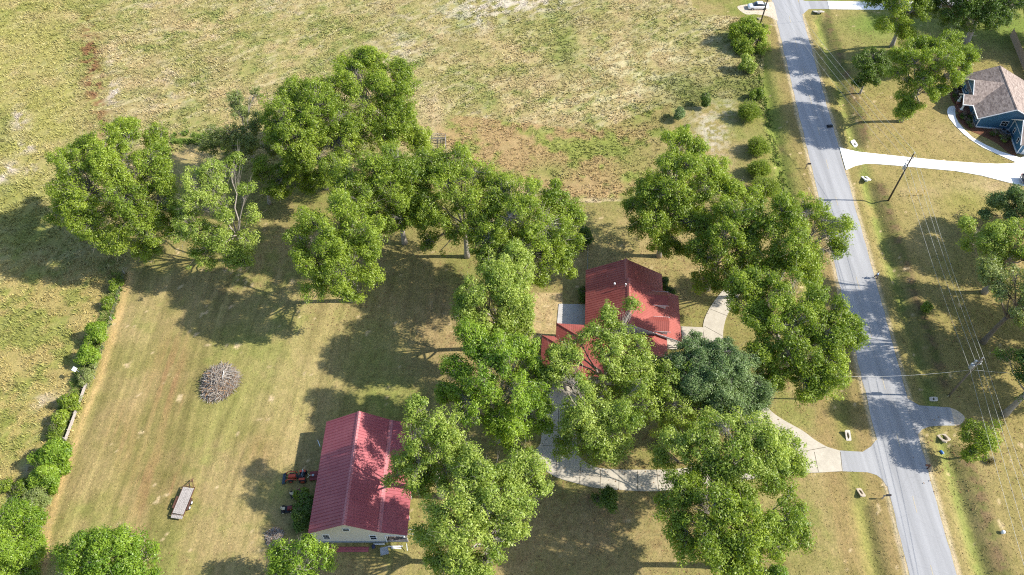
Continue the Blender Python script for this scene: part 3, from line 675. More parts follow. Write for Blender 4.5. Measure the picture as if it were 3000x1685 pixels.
tree((1190, 655), [(1150,410,33),(1200,440,38),(1240,468,30),(1130,470,40),(1180,510,40),(1120,560,30),(1085,600,24),(1145,590,24),(1230,530,35),(1105,635,16),(1160,385,14),(1090,520,34),(1215,590,30),(1110,420,30)],
     'loose tree with a low hanging left branch, between the middle tree and the round tree', 'leaf', 13, .85, 9, group=GT)
tree((1300, 735), [(1260,480,38),(1330,490,36),(1390,498,34),(1428,530,30),(1280,550,50),(1360,570,55),(1418,600,42),(1230,600,42),(1205,560,32),(1300,630,50),(1370,650,46),(1420,660,26),(1360,700,26),(1215,655,30),(1345,468,14),(1398,468,14)],
     'big rounded yellow green tree left of the red roofed house', 'leaf', 14, 1.15, 10, group=GT)
tree((1258, 870), [(1290,640,34),(1240,680,40),(1310,690,36),(1200,740,42),(1270,750,48),(1315,760,28),(1300,835,32),(1225,845,30),(1200,800,42),(1265,820,46),(1312,800,28),(1172,755,22)],
     'light green tree directly below the rounded tree, left of the patio', 'leaf_light', 14, 1.0, 11, group=GT)
tree((1285, 1165), [(1190,860,42),(1340,905,30),(1365,940,26),(1300,865,32),(1260,880,48),(1312,875,36),(1150,915,32),(1220,950,50),(1300,960,52),(1345,975,30),(1368,1015,24),(1362,1060,22),(1180,1000,45),(1260,1040,50),(1322,1050,38),(1128,990,26),(1290,1105,42),(1120,1010,16)],
     'tall bright tree between the barn and the concrete driveway', 'leaf_bright', 13, 1.0, 12, group=GT)
tree((1560, 1090), [(1530,785,24),(1588,768,18),(1500,830,28),(1548,835,32),(1600,865,28),(1447,850,22),(1405,880,24),(1640,930,24),(1520,890,42),(1585,910,42),(1615,890,18),(1560,955,46),(1500,955,32),(1618,960,24),(1428,880,18)],
     'tall thin crowned yellow green tree leaning over the red roof', 'leaf_light', 15.5, .72, 13, group=GT, each=38, depth=.4)
tree((1510, 1175), [(1420,905,32),(1392,900,26),(1600,970,30),(1390,945,24),(1440,960,38),(1460,1020,42),(1520,1020,42),(1432,1060,24),(1480,1080,42),(1425,1115,30),(1530,1100,42),(1490,1140,26),(1570,1040,38),(1615,1015,34)],
     'yellow green tree over the bend of the driveway, below the tall thin one', 'leaf_light', 13, .85, 14, group=GT)
tree((1800, 1090), [(1740,880,33),(1790,882,36),(1700,910,33),(1840,918,36),(1780,940,50),(1870,960,36),(1830,1000,48),(1885,1000,32),(1860,1045,28),(1740,960,45),(1665,920,26),(1780,1020,42),(1905,960,16)],
     'dense blue green round tree beside the front walk of the red roofed house', 'leaf_blue', 10, 1.5, 15, group=None, name='oak_tree', leaf=.22, each=36, clump=.55)
tree((1700, 1150), [(1680,950,32),(1730,950,32),(1768,980,26),(1690,1010,38),(1750,1030,38),(1640,1040,28),(1670,1080,32),(1650,990,26)],
     'yellow green tree tucked in front of the blue green round tree', 'leaf_light', 11, .9, 16, group=GT)
tree((1870, 1300), [(1800,1060,38),(1850,1050,32),(1760,1090,38),(1830,1110,50),(1890,1080,32),(1700,1110,38),(1660,1150,26),(1780,1150,45),(1880,1140,50),(1940,1100,40),(1978,1150,38),(1930,1180,38),(2000,1175,20),(1730,1190,35),(1820,1200,42)],
     'spreading bright tree over the mouth of the concrete driveway', 'leaf_light', 13, 1.0, 17, group=GT)
tree((1850, 1450), [(1720,1240,42),(1700,1290,36),(1780,1250,42),(1850,1260,42),(1770,1310,48),(1720,1350,42),(1840,1320,50),(1900,1290,36),(1960,1290,36),(2005,1290,30),(1985,1340,32),(1780,1380,48),(1860,1380,42),(1930,1350,36),(1830,1410,26),(1990,1240,20)],
     'large green tree at the bottom right of the yard, below the driveway mouth', 'leaf', 13, 1.05, 18, group=GT)
tree((1100, 1300), [(1050,1030,30),(1100,1060,38),(1050,1090,36),(1120,1110,42),(1150,1050,20),(1010,1150,28),(1060,1150,42),(1130,1170,38),(1000,1195,28),(1060,1210,38),(1175,1130,26),(1045,1008,12)],
     'tree hanging over the right edge of the barn roof', 'leaf_light', 15.5, .95, 19, group=GT, each=38)
tree((1190, 1470), [(1170,1170,38),(1220,1195,42),(1280,1180,38),(1328,1180,36),(1160,1240,48),(1230,1260,50),(1300,1240,42),(1345,1215,26),(1110,1280,40),(1180,1310,52),(1245,1330,42),(1295,1295,30),(1090,1350,40),(1160,1390,50),(1222,1395,36),(1115,1430,42),(1200,1445,42),(1372,1225,14)],
     'tall spreading tree at the bottom middle, below the barn side tree', 'leaf_light', 14, 1.0, 20, group=GT)
tree((1657, 645), [(1690,360,26),(1740,380,26),(1660,420,33),(1710,430,42),(1770,430,38),(1620,480,38),(1588,520,26),(1680,490,52),(1750,480,48),(1798,470,30),(1640,550,42),(1710,560,48),(1770,540,38),(1600,575,20),(1660,605,32),(1700,625,26),(1712,330,14)],
     'large tree above the red roofed house, beside the orange weeds', 'leaf', 13, 1.05, 21, group=GT, fit=False)
tree((1800, 762), [(1850,480,32),(1888,500,30),(1830,540,38),(1888,560,36),(1800,600,42),(1860,620,42),(1765,650,34),(1820,680,42),(1780,705,30),(1740,630,24),(1845,720,24)],
     'tree right of the gable peak of the red roofed house', 'leaf', 12, .95, 22, group=GT)
tree((1950, 760), [(1960,530,38),(2008,540,40),(1930,580,38),(1990,600,48),(2060,560,36),(2098,570,32),(2108,618,24),(2050,628,36),(1930,650,42),(2000,665,44),(1890,680,30)],
     'upper roadside tree with a branch reaching over the road', 'leaf', 14, .95, 23, group=GT)
tree((1965, 985), [(1900,740,42),(1865,705,32),(1925,700,36),(1960,740,48),(2030,750,40),(2080,780,36),(1890,800,38),(1960,810,52),(2040,830,48),(2100,830,36),(2145,820,20),(1900,870,38),(1970,890,52),(2050,900,46),(1930,940,32),(2000,945,46),(2070,950,30),(2050,995,18),(1860,760,26)],
     'lower roadside tree, widest by the road, shading the concrete drive', 'leaf', 12.5, 1.05, 24, group=GT)
GR = 'trees on the far side of the road'
tree((2163, 236), [(2170,160,20),(2198,140,22),(2220,160,20),(2180,195,18),(2212,185,18),(2160,210,12)], 'small dark tree on the lawn across the road', 'leaf_dark', 5.5, 1.1, 25, trunk_r=.2, group=GR, fit=False)
tree((2265, 306), [(2290,125,24),(2330,112,28),(2380,110,28),(2290,165,33),(2350,160,38),(2410,150,28),(2432,122,14),(2300,210,28),(2360,200,28),(2262,185,20),(2330,240,26),(2262,140,20),(2280,275,22),(2290,250,26),(2305,268,14),(2400,185,22)],
     'leaning trunked tree in front of the blue house', 'leaf', 12, 1.0, 26, group=GR, fit=False)
tree((2242, 118), [(2240,20,33),(2280,40,28),(2222,60,26),(2268,80,26),(2300,20,28),(2250,-20,30),(2300,-30,25),(2200,-10,26),(2330,-60,30)], 'tree at the top beside the white upper driveway', 'leaf', 13, .95, 27, group=GR, fit=False)
tree((2427, 112), [(2340,5,28),(2400,28,33),(2450,20,32),(2500,10,32),(2542,18,26),(2460,58,26),(2380,55,22),(2500,52,22),(2430,-25,36),(2500,-30,36),(2370,-30,30)],
     'dark tree with a thick grey trunk behind the blue house', 'leaf_dark', 13, 1.1, 28, trunk_r=.6, group=GR, fit=False)
tree((2660, 110), [(2600,5,28),(2610,-30,30),(2640,10,34),(2590,28,14),(2680,30,38),(2700,-20,38),(2650,60,34),(2660,-60,34)], 'tree in the top right corner', 'leaf', 10, 1.0, 29, group=GR)
tree((2560, 590), [(2500,508,24),(2540,503,26),(2575,518,28),(2482,535,16),(2530,545,24),(2580,550,28),(2625,520,32)], 'dark low tree at the right edge, uppermost of the three there', 'leaf_blue', 4.5, 1.2, 30, trunk_r=.25, group=GR, leaf=.28)
tree((2550, 735), [(2438,570,20),(2478,578,26),(2530,575,26),(2572,590,28),(2458,610,26),(2508,620,30),(2560,640,34),(2478,648,20),(2432,612,16),(2620,600,36),(2650,560,36),(2640,660,36),(2690,620,36)], 'bright yellow green tree at the right edge under the dark low one', 'leaf_light', 12.5, .9, 31, group=GR)
tree((2472, 862), [(2490,680,28),(2530,690,32),(2572,700,32),(2500,730,24),(2550,750,32),(2592,760,32),(2542,788,24),(2575,800,22),(2475,700,14),(2620,700,36),(2650,760,38),(2700,730,36),(2630,820,34),(2690,800,34)], 'greyish tree with a dark leaning trunk at the right edge', 'leaf_grey', 13, .8, 32, bare=.08, trunk_r=.34, group=GR, bark='bark', fit=False)
tree((2610, 1010), [(2530,890,18),(2560,900,22),(2580,930,28),(2595,880,28),(2550,936,14),(2620,910,34),(2650,960,38),(2680,890,38),(2720,940,36),(2630,1000,30)], 'lowest tree at the right edge beyond the power pole', 'leaf_dark', 12, .9, 33, group=GR)
tree((2456, 1168), [(2450,1070,18),(2480,1075,18),(2430,1100,16),(2465,1105,22),(2498,1098,12),(2448,1138,20),(2475,1142,16),(2505,1072,8)], 'small leafy tree beside the ditch pipe at the side road', 'leaf', 5, 1.1, 34, trunk_r=.14, group=GR, leaf=.26, clump=.7)
tree((285, 1540), [(220,1360,36),(280,1350,30),(330,1350,26),(190,1400,36),(260,1400,46),(340,1390,40),(383,1390,16),(170,1430,22),(250,1450,48),(330,1450,48),(388,1440,14),(200,1480,40),(300,1500,50)], 'dark topped tree cut by the bottom edge, left of the trailer', 'leaf_bright', 7, 1.1, 35)
tree((30, 1500), [(30,1310,42),(75,1320,30),(20,1370,48),(75,1380,36),(40,1430,48),(88,1430,22),(-20,1330,40),(-20,1420,50)], 'dense bright green tree in the bottom left corner', 'leaf_bright', 4.5, 1.7, 36, leaf=.24, each=34, clump=.55)
tree((765, 1500), [(730,1370,20),(780,1368,26),(820,1385,18),(700,1400,26),(760,1420,36),(822,1418,14),(700,1440,28),(780,1450,30)], 'tree cut by the bottom edge just left of the barn', 'leaf_bright', 7, .75, 37, trunk_r=.25)

GO = 'trees beyond the right and top edges of the photo'
for i, (bx0, by0, cx0, cy0) in enumerate([(2740, 640, 2740, 500), (2790, 890, 2790, 745), (2830, 1010, 2830, 870), (2900, 800, 2900, 660), (2560, 10, 2560, -110), (2780, 90, 2780, -40)]):
    lb_ = [(cx0 + dx, cy0 + dy, 42) for dx, dy in ((-75, -20), (-40, 40), (0, -50), (10, 10), (60, -15), (50, 50), (-30, -5), (95, 20), (0, 80), (-60, 75))]
    tree((bx0, by0), lb_, ['first tree past the right edge, level with the dark low one', 'second tree past the right edge, level with the power pole', 'third tree past the right edge, level with the side road', 'tree farther out past the right edge', 'tree past the top edge behind the white upper driveway', 'tree past the top right corner behind the board fence'][i], 'leaf', 12.5, .8, 300 + i, group=GO, clump=.9, leaf=.34)
# ------------------------------------------------------------------ shrubs
def shrub(base, lobes, label, m='leaf', zc=1.2, dens=1.6, seed=1, group=None, name='shrub', cat='shrub', leaf=.26, each=30, clump=.42, tr=.06, **kw):
    return tree(base, lobes, label, m, zc, dens, seed, 0, tr, group, name, cat, 'bark', leaf, each, clump, .5, False, .012, **kw)
GF = 'shrubs along the left boundary fence'
shrub((148, 1205), [(140,1128,26),(156,1145,20),(125,1155,26),(150,1170,22),(112,1150,14)], 'largest bush on the left fence line, just below the plank fence', 'leaf_bright', 1.8, 1.5, 41, GF, leaf=.32, clump=.55)
shrub((128, 1245), [(125,1192,22),(108,1205,18),(135,1212,18)], 'bright bush on the fence line directly below the largest one', 'leaf_bright', 1.5, 1.5, 42, GF, leaf=.3)
shrub((100, 1290), [(95,1250,22),(82,1265,16),(110,1262,16)], 'grey green bush on the fence line above the corner tree', 'leaf_grey', 1.3, 1.6, 43, GF)
shrub((228, 925), [(225,890,20),(212,900,16),(240,900,14)], 'lime green bush beside the white box on its pole', 'leaf_bright', 1.4, 1.6, 44, GF)
shrub((250, 872), [(247,832,20),(258,848,16),(236,848,14)], 'lime green bush just above the one by the white box', 'leaf_bright', 1.4, 1.6, 45, GF)
shrub((220, 962), [(214,945,16),(224,940,13)], 'dark needle leaved bush at the foot of the white box pole', 'leaf_grey', .9, 1.8, 46, GF, leaf=.2)
shrub((292, 730), [(292,712,12),(288,722,9)], 'small bush at the top corner of the left lawn', 'leaf', .9, 1.8, 47, GF)
shrub((275, 775), [(276,758,10),(270,768,8)], 'small bush on the fence line below the top corner one', 'leaf', .8, 1.8, 48, GF)
shrub((185, 1030), [(180,1005,18),(168,1020,15),(190,1018,12)], 'leafy thicket behind the upper part of the plank fence', 'leaf', .9, 1.5, 49, GF)
shrub((160, 1068), [(156,1045,18),(148,1060,14)], 'leafy thicket behind the middle of the plank fence', 'leaf', .9, 1.5, 50, GF)
shrub((148, 1098), [(146,1080,14),(138,1090,12)], 'leafy thicket behind the lower end of the plank fence', 'leaf', .8, 1.5, 51, GF)
shrub((22, 1232), [(20,1218,13),(10,1225,10)], 'low green bush alone in the field at the lower left', 'leaf', .6, 1.5, 52)
shrub((75, 1240), [(62,1225,14),(50,1232,12)], 'low weedy bush left of the fence line bushes', 'leaf', .6, 1.5, 53)
GS = 'round spiky shrubs in a row by the roadside ditch'
def spiky(px, py, rpx, label, seed, m='leaf'):
    """rounded shrub of fine upright shoots"""
    B = V(px, py); f = B.y * CP + CAMH * SP; R = rpx * f / FOC * K; r = np.random.RandomState(seed)
    root = empty('round_shrub', B, 0, label, 'shrub', GS); n = 1500
    d = r.normal(size=(n, 3)); d[:, 2] = np.abs(d[:, 2]) * .9 - .15; d /= np.linalg.norm(d, axis=1, keepdims=True)
    C_ = np.array([0, 0, R * .62]); E = C_ + d * R * (r.uniform(.5, 1.2, n) * (.8 + .4 * vnoise(d[:, 0] * 2 + 5, d[:, 1] * 2 + d[:, 2] * 2, seed)))[:, None]; S = C_ * .6 + d * R * .25
    cen_ = np.concatenate([S + (E - S) * t for t in (.62, .8, .98)])
    v, fq, tn = leaves(cen_, np.full(len(cen_), .13), 5, .15, r, flat=1)
    link("crown", np_mesh("crown", v, fq, 4, {"tone": np.clip(tn, 0, 1)}), M[m], root)
    pv, pf = prisms(S, E, np.full(n, .012), np.full(n, .006)); link("stems", np_mesh("stems", pv, pf, 4), M['bark'], root)
spiky(1878, 298, 28, 'round bright shrub farthest up the row, with a spiky shadow', 61)
spiky(1902, 384, 26, 'round shrub second from the top of the row', 62)
spiky(1905, 440, 27, 'round shrub third from the top of the row', 63)
spiky(1920, 490, 33, 'round shrub lowest in the row, half touched by the big tree', 64)
shrub((1774, 272), [(1777,240,8),(1775,250,9),(1773,260,9)], 'narrow dark evergreen at the top corner of the yard', 'leaf_dark', 1.8, 2.2, 65, leaf=.2, clump=.35)
shrub((1708, 304), [(1710,282,12),(1712,290,10),(1706,294,9)], 'small blue green bush left of the narrow evergreen', 'leaf_blue', 1.3, 2.0, 66, leaf=.2)
shrub((1722, 352), [(1722,325,10),(1715,338,10)], 'young leafy bush above the large tree, at the edge of the orange weeds', 'leaf_bright', 1.2, 1.6, 67)
shrub((1890, 140), [(1855,90,26),(1880,70,24),(1905,85,20),(1895,110,30),(1870,118,24),(1905,130,18)], 'big roadside bush at the foot of the upper power pole', 'leaf', 1.3, 1.3, 68, leaf=.32, clump=.6)
shrub((1880, 185), [(1878,160,16),(1890,168,12),(1868,170,10)], 'pale green bush below the big roadside bush', 'leaf_light', 1.2, 1.4, 69)
shrub((1908, 248), [(1905,232,13),(1896,238,10)], 'dark bush at the road corner of the field', 'leaf', .9, 1.7, 70)
shrub((1517, 1272), [(1517,1250,26),(1505,1260,20),(1530,1262,18)], 'round dark bush on the lawn just below the driveway bend', 'leaf_dark', 1.2, 2.4, 71, leaf=.24)
shrub((762, 1325), [(768,1258,18),(755,1280,20),(778,1275,18),(762,1305,20),(775,1318,14)], 'dark green bush against the left wall of the barn', 'leaf_dark', 1.4, 1.4, 72, leaf=.3)
shrub((750, 1250), [(752,1242,9),(765,1238,9)], 'low weeds bush between the tractor and the barn wall bush', 'leaf', .5, 1.5, 73)
shrub((1470, 612), [(1468,590,17),(1474,600,14),(1460,602,12)], 'dark bush at the upper end of the garden fence line', 'leaf_dark', 1.4, 2.0, 74)
shrub((1470, 742), [(1468,728,8),(1470,740,8),(1468,752,7)], 'clipped bush at the left wall of the red roofed house', 'leaf_dark', .9, 2.4, 75, leaf=.2)
shrub((1672, 722), [(1670,706,10),(1668,716,9)], 'round bush at the upper right corner of the red roofed house', 'leaf_dark', 1.1, 2.4, 76, leaf=.2)
shrub((1685, 738), [(1682,730,8),(1690,735,7)], 'low dark bush beside the porch of the red roofed house', 'leaf_dark', .7, 2.4, 77, leaf=.2)
shrub((1952, 1452), [(1955,1432,15),(1945,1440,14),(1965,1440,12)], 'lime bush cut by the bottom edge under the large green tree', 'leaf_bright', 1.0, 1.8, 78)
shrub((2331, 785), [(2330,768,9),(2328,776,9)], 'small green bush alone on the dark ditch bank', 'leaf', .8, 1.8, 79)
shrub((240, 935), [(238,918,8)], 'small weedy bush between the white box and the lawn edge', 'leaf_grey', .6, 1.8, 80, GF)
# pampas like tuft and grass skirts
def grass_tuft(px, py, R, label, n=700, h=1.0):
    B = V(px, py); r = np.random.RandomState(int(px)); a = r.uniform(0, 6.28, n); q = r.uniform(.2, 1, n)
    S = np.stack([np.cos(a) * q * .25 * R, np.sin(a) * q * .25 * R, np.zeros(n)], 1); E = np.stack([np.cos(a) * q * R, np.sin(a) * q * R, h * r.uniform(.5, 1, n) * (1.1 - q * .6)], 1)
    v, f_ = prisms(S, E, np.full(n, .02), np.full(n, .006)); me = np_mesh("grass_clump", v, f_, 4, {"tone": r.uniform(0, 1, len(v))})
    o = link("grass_clump", me, M['straw']); o.location = B; tag(o, label, 'grass clump')
grass_tuft(2488, 1160, .9, 'pale straw coloured grass clump under the small leafy tree')

nl_ = 190000
LX, LY = rng.uniform(-70, 112, nl_), rng.uniform(29, 165, nl_)
qx, qy = Q(LX, LY, 0)
kl_ = (qx > -40) & (qx < 3040) & (qy > -40) & (qy < 1730) & ~((LX > xl(LY) - .15) & (LX < xr(LY) + .15)) & (vnoise(LX / .9, LY / .9, 301) > .35)
PAVED = [[(p.x, p.y) for p in o] for o in (apron, upper_drive, wd_, walk, smooth_line(TT(outer), 4)[:-1] + smooth_line(TT(inner), 4)[:-1] + smooth_line(TT(inner2), 4), TT([(1990, 950), (2065, 955), (2065, 1010), (1990, 1010)]),
         TT([(2650, 1160), (2830, 1185), (2830, 1252), (2650, 1280)]), TT([(1630, 885), (1720, 885), (1720, 960), (1625, 960)]), TT([(2330, -10), (2440, -5), (2435, 45), (2330, 50)]))]
for pl in PAVED: kl_ &= ~inpoly(LX, LY, pl)
LX, LY = LX[kl_], LY[kl_]; cl, lwn = ground_colour(LX, LY); k_ = lwn > .5; LX, LY, cl = LX[k_], LY[k_], cl[k_]
tufts("lawn_grass", LX, LY, ditch(LX, LY), rng.uniform(.05, .13, len(LX)), rng.uniform(.08, .18, len(LX)), cl * 1.12, 3, 1.2, 'short mown grass of the lawns')
TB_ = np.array([o.location[:2] for o in COL.objects if o.get('category') == 'tree']); nf_ = 9000
k_ = rng.randint(0, len(TB_), nf_); a_ = rng.uniform(0, 6.283, nf_); q_ = rng.uniform(0, 1, nf_) ** .6 * 8
FX, FY = TB_[k_, 0] + np.cos(a_) * q_ - 1, TB_[k_, 1] + np.sin(a_) * q_; on = np.zeros(nf_, bool)
for pl in PAVED: on |= inpoly(FX, FY, pl)
on |= (FX > xl(FY)) & (FX < xr(FY)); ok_ = ~on | (rng.uniform(size=nf_) < .35)
FX, FY, on = FX[ok_], FY[ok_], on[ok_]; n_ = len(FX); an_ = rng.uniform(0, 6.283, n_); ln_ = rng.uniform(.07, .16, n_)
c_, s_ = np.cos(an_) * ln_, np.sin(an_) * ln_; z_ = ditch(FX, FY) + np.where(on, .125, .04)
fv = np.stack([np.stack([FX + c_, FY + s_, z_], 1), np.stack([FX - s_ * .5, FY + c_ * .5, z_ + .02], 1), np.stack([FX - c_, FY - s_, z_], 1), np.stack([FX + s_ * .5, FY - c_ * .5, z_ + .02], 1)], 1)
M['litter'] = plain('fallen_leaf', (.20, .115, .055), .9, var=.5, scale=2)
tag(link("fallen_leaves", np_mesh("fallen_leaves", fv.reshape(-1, 3), np.arange(n_ * 4).reshape(-1, 4), 4), M['litter']), 'brown fallen leaves scattered under the trees', 'leaves', kind='stuff')

# ------------------------------------------------------------------ buildings
def window(parent, c, w_, h, rz=0, bars=1, name='window', depth=.07):
    """framed window at local point c facing local -Y turned by rz; its pane is a child of the frame"""
    T = Matrix.Translation(c) @ Matrix.Rotation(rz, 4, 'Z'); mb = MB(); t = .09
    def bx(cx, cz, dx, dz, y=0, dy=depth):
        x, yy, z = dx / 2, dy / 2, dz / 2
        vs = [(cx + a * x, y + b * yy, cz + q * z) for q in (-1, 1) for a, b in ((-1, -1), (1, -1), (1, 1), (-1, 1))]
        mb.add(vs, [(0, 3, 2, 1), (4, 5, 6, 7), (0, 1, 5, 4), (1, 2, 6, 5), (2, 3, 7, 6), (3, 0, 4, 7)], T)
    bx(-w_ / 2 + t / 2, 0, t, h); bx(w_ / 2 - t / 2, 0, t, h); bx(0, h / 2 - t / 2, w_ - 2 * t - .004, t); bx(0, -h / 2 + t / 2, w_ - 2 * t - .004, t)
    bx(0, 0, w_ - 2 * t - .004, .05, -.006)
    if bars > 1: bx(0, h / 4, .04, h / 2 - t - .03, -.004); bx(0, -h / 4, .04, h / 2 - t - .03, -.004)
    f = mb.build(name, M['white'], parent); mb = MB()
    bx(0, 0, w_ - 2 * t, h - 2 * t, .0, depth * .4); mb.build('pane', M['glass'], f); return f

# --- barn
BX, BY = -25.7, 35.55
barn = empty('barn', (BX, BY, 0), 0, 'long barn with a pinkish red ribbed metal roof and pale gable end', 'barn')
Lx, Rg, Bk, Rt = -.32, 4.75, 8.8, 12.3                       # eave, ridge, pitch break, right eave, from the left wall
ze, zr, zb, zt = 3.45, 6.5, 3.92, 2.78; y0, y1 = -.15, 15.75
mb = MB(); mb.slab([(Lx, y0, ze), (Rg, y0, zr), (Rg, y1, zr), (Lx, y1, ze)], .06, .46, .07, .06)
mb.slab([(Rg, y0, zr), (Bk, y0, zb), (Bk, y1, zb), (Rg, y1, zr)], .06, .46, .07, .06)
mb.slab([(Bk + .02, y0, zb - .02), (Rt, y0, zt), (Rt, y1, zt), (Bk + .02, y1, zb - .02)], .06, .46, .07, .06)
roof = mb.build('roof', M['barn_roof'], barn)
mb = MB(); mb.add([(Rg - .26, y0 - .02, zr - .10), (Rg, y0 - .02, zr + .06), (Rg + .26, y0 - .02, zr - .11), (Rg - .26, y1 + .02, zr - .10), (Rg, y1 + .02, zr + .06), (Rg + .26, y1 + .02, zr - .11)], [(0, 1, 4, 3), (1, 2, 5, 4)])
mb.build('ridge_cap', M['barn_cap'], roof)
mb = MB(); mb.add([(Bk - .2, y0 - .02, zb + .18), (Bk + .03, y0 - .02, zb + .055), (Bk + .3, y0 - .02, zb - .03), (Bk - .2, y1 + .02, zb + .18), (Bk + .03, y1 + .02, zb + .055), (Bk + .3, y1 + .02, zb - .03)], [(0, 1, 4, 3), (1, 2, 5, 4)])
mb.build('flashing', M['barn_cap'], roof)
mb = MB(); T0 = .09
def zroof(x): return (ze + (x - Lx) * (zr - ze) / (Rg - Lx)) if x < Rg else (zr - (x - Rg) * (zr - zb) / (Bk - Rg)) if x < Bk else zb - (x - Bk) * (zb - zt) / (Rt - Bk)
mb.side([(0, .28), (9.35, .28), (9.35, zroof(9.35) - T0), (Bk, zb - T0), (Rg, zr - T0), (0, zroof(0) - T0)], 0, .12)
mb.side([(9.352, 2.25), (11.9, 2.25), (11.9, zroof(11.9) - T0), (9.352, zroof(9.35) - T0)], .003, .12)
mb.box((.06, 7.9, 1.6), (.12, 15.3, 2.9)); mb.box((9.4, 7.9, 1.7), (.12, 15.3, 3.0)); mb.box((6.1, 15.5, 1.5), (12, .12, 2.6))
mb.box((12.05, 10.6, 1.3), (.12, 9.6, 2.5))
mb.side([(0, 2.8), (12, 2.62), (Bk, zb - T0), (Rg, zr - T0), (0, zroof(0) - T0)], 15.42, 15.56)
mb.build('wall', M['siding'], barn)
mb = MB(); mb.box((4.68, .03, .14), (9.5, .22, .28)); mb.box((-.02, 7.8, .14), (.2, 15.4, .28)); mb.build('foundation', plain('grey_foundation', (.26, .29, .33), .8, var=.2), barn)
for c_, d_ in (((-.03, -.03, 1.8), (.14, .1, 3.05)), ((9.33, -.03, 1.25), (.14, .1, 1.95)), ((10.6, -.03, 2.3), (2.5, .08, .14))): MB().box(c_, d_).build('corner_trim', M['white'], barn)
mb = MB(); mb.box((12.0, .06, 1.15), (.2, .2, 2.3)); mb.build('post', M['wood'], barn)
mb = MB(); mb.box((12.0, 3.0, 1.15), (.2, .2, 2.3)); mb.build('post', M['wood'], barn)
mb = MB(); mb.box((10.7, 2.5, .08), (2.4, 5, .14)); mb.box((10.7, .02, .42), (2.5, .12, .3)); mb.build('bay_floor', M['wood'], barn)
for (x, z, w_, h) in ((1.72, 1.95, .95, 1.45), (4.68, 4.5, .95, 1.05), (7.75, 1.75, .95, 1.5)): window(barn, (x, -.03, z), w_, h)
# things kept in and around the open bay
def thing1(name, mb, m, label, cat, loc=(0, 0, 0), rz=0, **kw):
    o = mb.build(name, m, None, kw.pop('bevel', 0), kw.pop('smooth', False)); o.location = loc; o.rotation_euler = (0, 0, rz); return tag(o, label, cat, kw.get('group'))
def w2(x, y, z=0): return (BX + x, BY + y, z)
tank = empty('storage_tub', w2(10.9, 1.3, .15), .1, 'dark teal tub standing in the open bay of the barn', 'tub')
MB().box((0, 0, .35), (1.3, .8, .7), taper=1.08).build('body', plain('teal_plastic', (.02, .10, .12), .5), tank, .04)
MB().box((0, 0, .73), (1.42, .92, .06)).build('rim', M['black'], tank, .02)
thing1('plastic_jug', MB().tube([(0, 0, 0), (0, 0, .38), (0, 0, .48), (0, 0, .56)], [.17, .17, .06, .05], 10), M['lamp_clear'], 'whitish jug at the right side of the barn bay opening', 'jug', w2(11.65, .35, .9))
shelf = empty('shelf_unit', w2(11.62, .45, .15), 0, 'narrow wooden rack behind the jug in the barn bay', 'rack')
for x in (-.2, .2): MB().box((x, 0, .37), (.04, .4, .74)).build('leg', M['wood'], shelf)
MB().box((0, 0, .745), (.5, .44, .02)).build('shelf', M['wood'], shelf)
thing1('crate', MB().box((0, 0, .25), (.6, .5, .5)).box((0, -.26, .35), (.6, .015, .08)).box((0, -.26, .15), (.6, .015, .08)), M['wood_tan'], 'wooden crate at the left side of the barn bay opening', 'crate', w2(9.85, .7, .15), .2)
tab = empty('metal_table', (-16.55, 34.2, 0), .24, 'square grey metal table on the grass in front of the barn bay', 'table')
MB().box((0, 0, .5), (1.05, 1.02, .05)).box((0, .49, .55), (1.05, .03, .05)).box((0, -.49, .55), (1.05, .03, .05)).build('tabletop', M['steel'], tab, .01)
for a in (-.46, .46):
    for b in (-.46, .46): MB().box((a, b, .24), (.05, .05, .475)).build('leg', M['rust'], tab)
mb = MB(); mb.slab([(-2.72, -.34, .05), (2.72, -.34, .05), (2.72, .34, .07), (-2.72, .34, .07)], .03, .28, .03, .04, run=(1, 0, 0))
thing1('roofing_sheets', mb, M['barn_roof'], 'stack of spare red metal roofing sheets lying along the front of the barn', 'roofing sheets', (-21.4, 34.55, .02), .0)
for i, (x, y, l, rz, lb) in enumerate([(-15.3, 34.95, 2.0, .02, 'long white board lying right of the metal table by the barn bay'), (-15.1, 34.72, 1.3, -.06, 'shorter white board lying beside the longer one by the barn bay'),
                                       (-17.4, 35.25, 1.5, .0, 'thin white board against the barn wall left of the metal table')]):
    thing1('board', MB().box((0, 0, .04), (l, .16, .05)), M['white'], lb, 'board', (x, y, .0 + .002 * i), rz, group='white boards in front of the barn')
thing1('board', MB().box((0, 0, .4), (.07, .9, .05), rx=.5), M['white'], 'white plank propped at the right corner of the barn', 'board', (-13.65, 34.7, .1), .15, group='white boards in front of the barn')
for i, (x, y) in enumerate([(35.9, 0), (36.5, 0)]):
    thing1('pipe', MB().tube([(0, 0, 0), (.85, 0, .02)], .05, 8), M['white'], ['white pipe sticking out from the right corner of the barn', 'second white pipe, just behind the first, at the right side of the barn'][i], 'pipe', (-13.55, x, 1.9), 0)
thing1('pipe', MB().tube([(0, 0, .05), (.5, -1.0, .05)], .05, 8), M['white'], 'pale pipe lying in the weeds by the left wall of the barn', 'pipe', tuple(P(931, 1290)), 0)
thing1('tarp', MB().box((0, 0, .15), (.5, .6, .3), rz=.3, taper=.5), M['navy'], 'small dark blue bundle on the ground left of the metal table', 'bundle', (-18.1, 34.95, 0), bevel=.05)

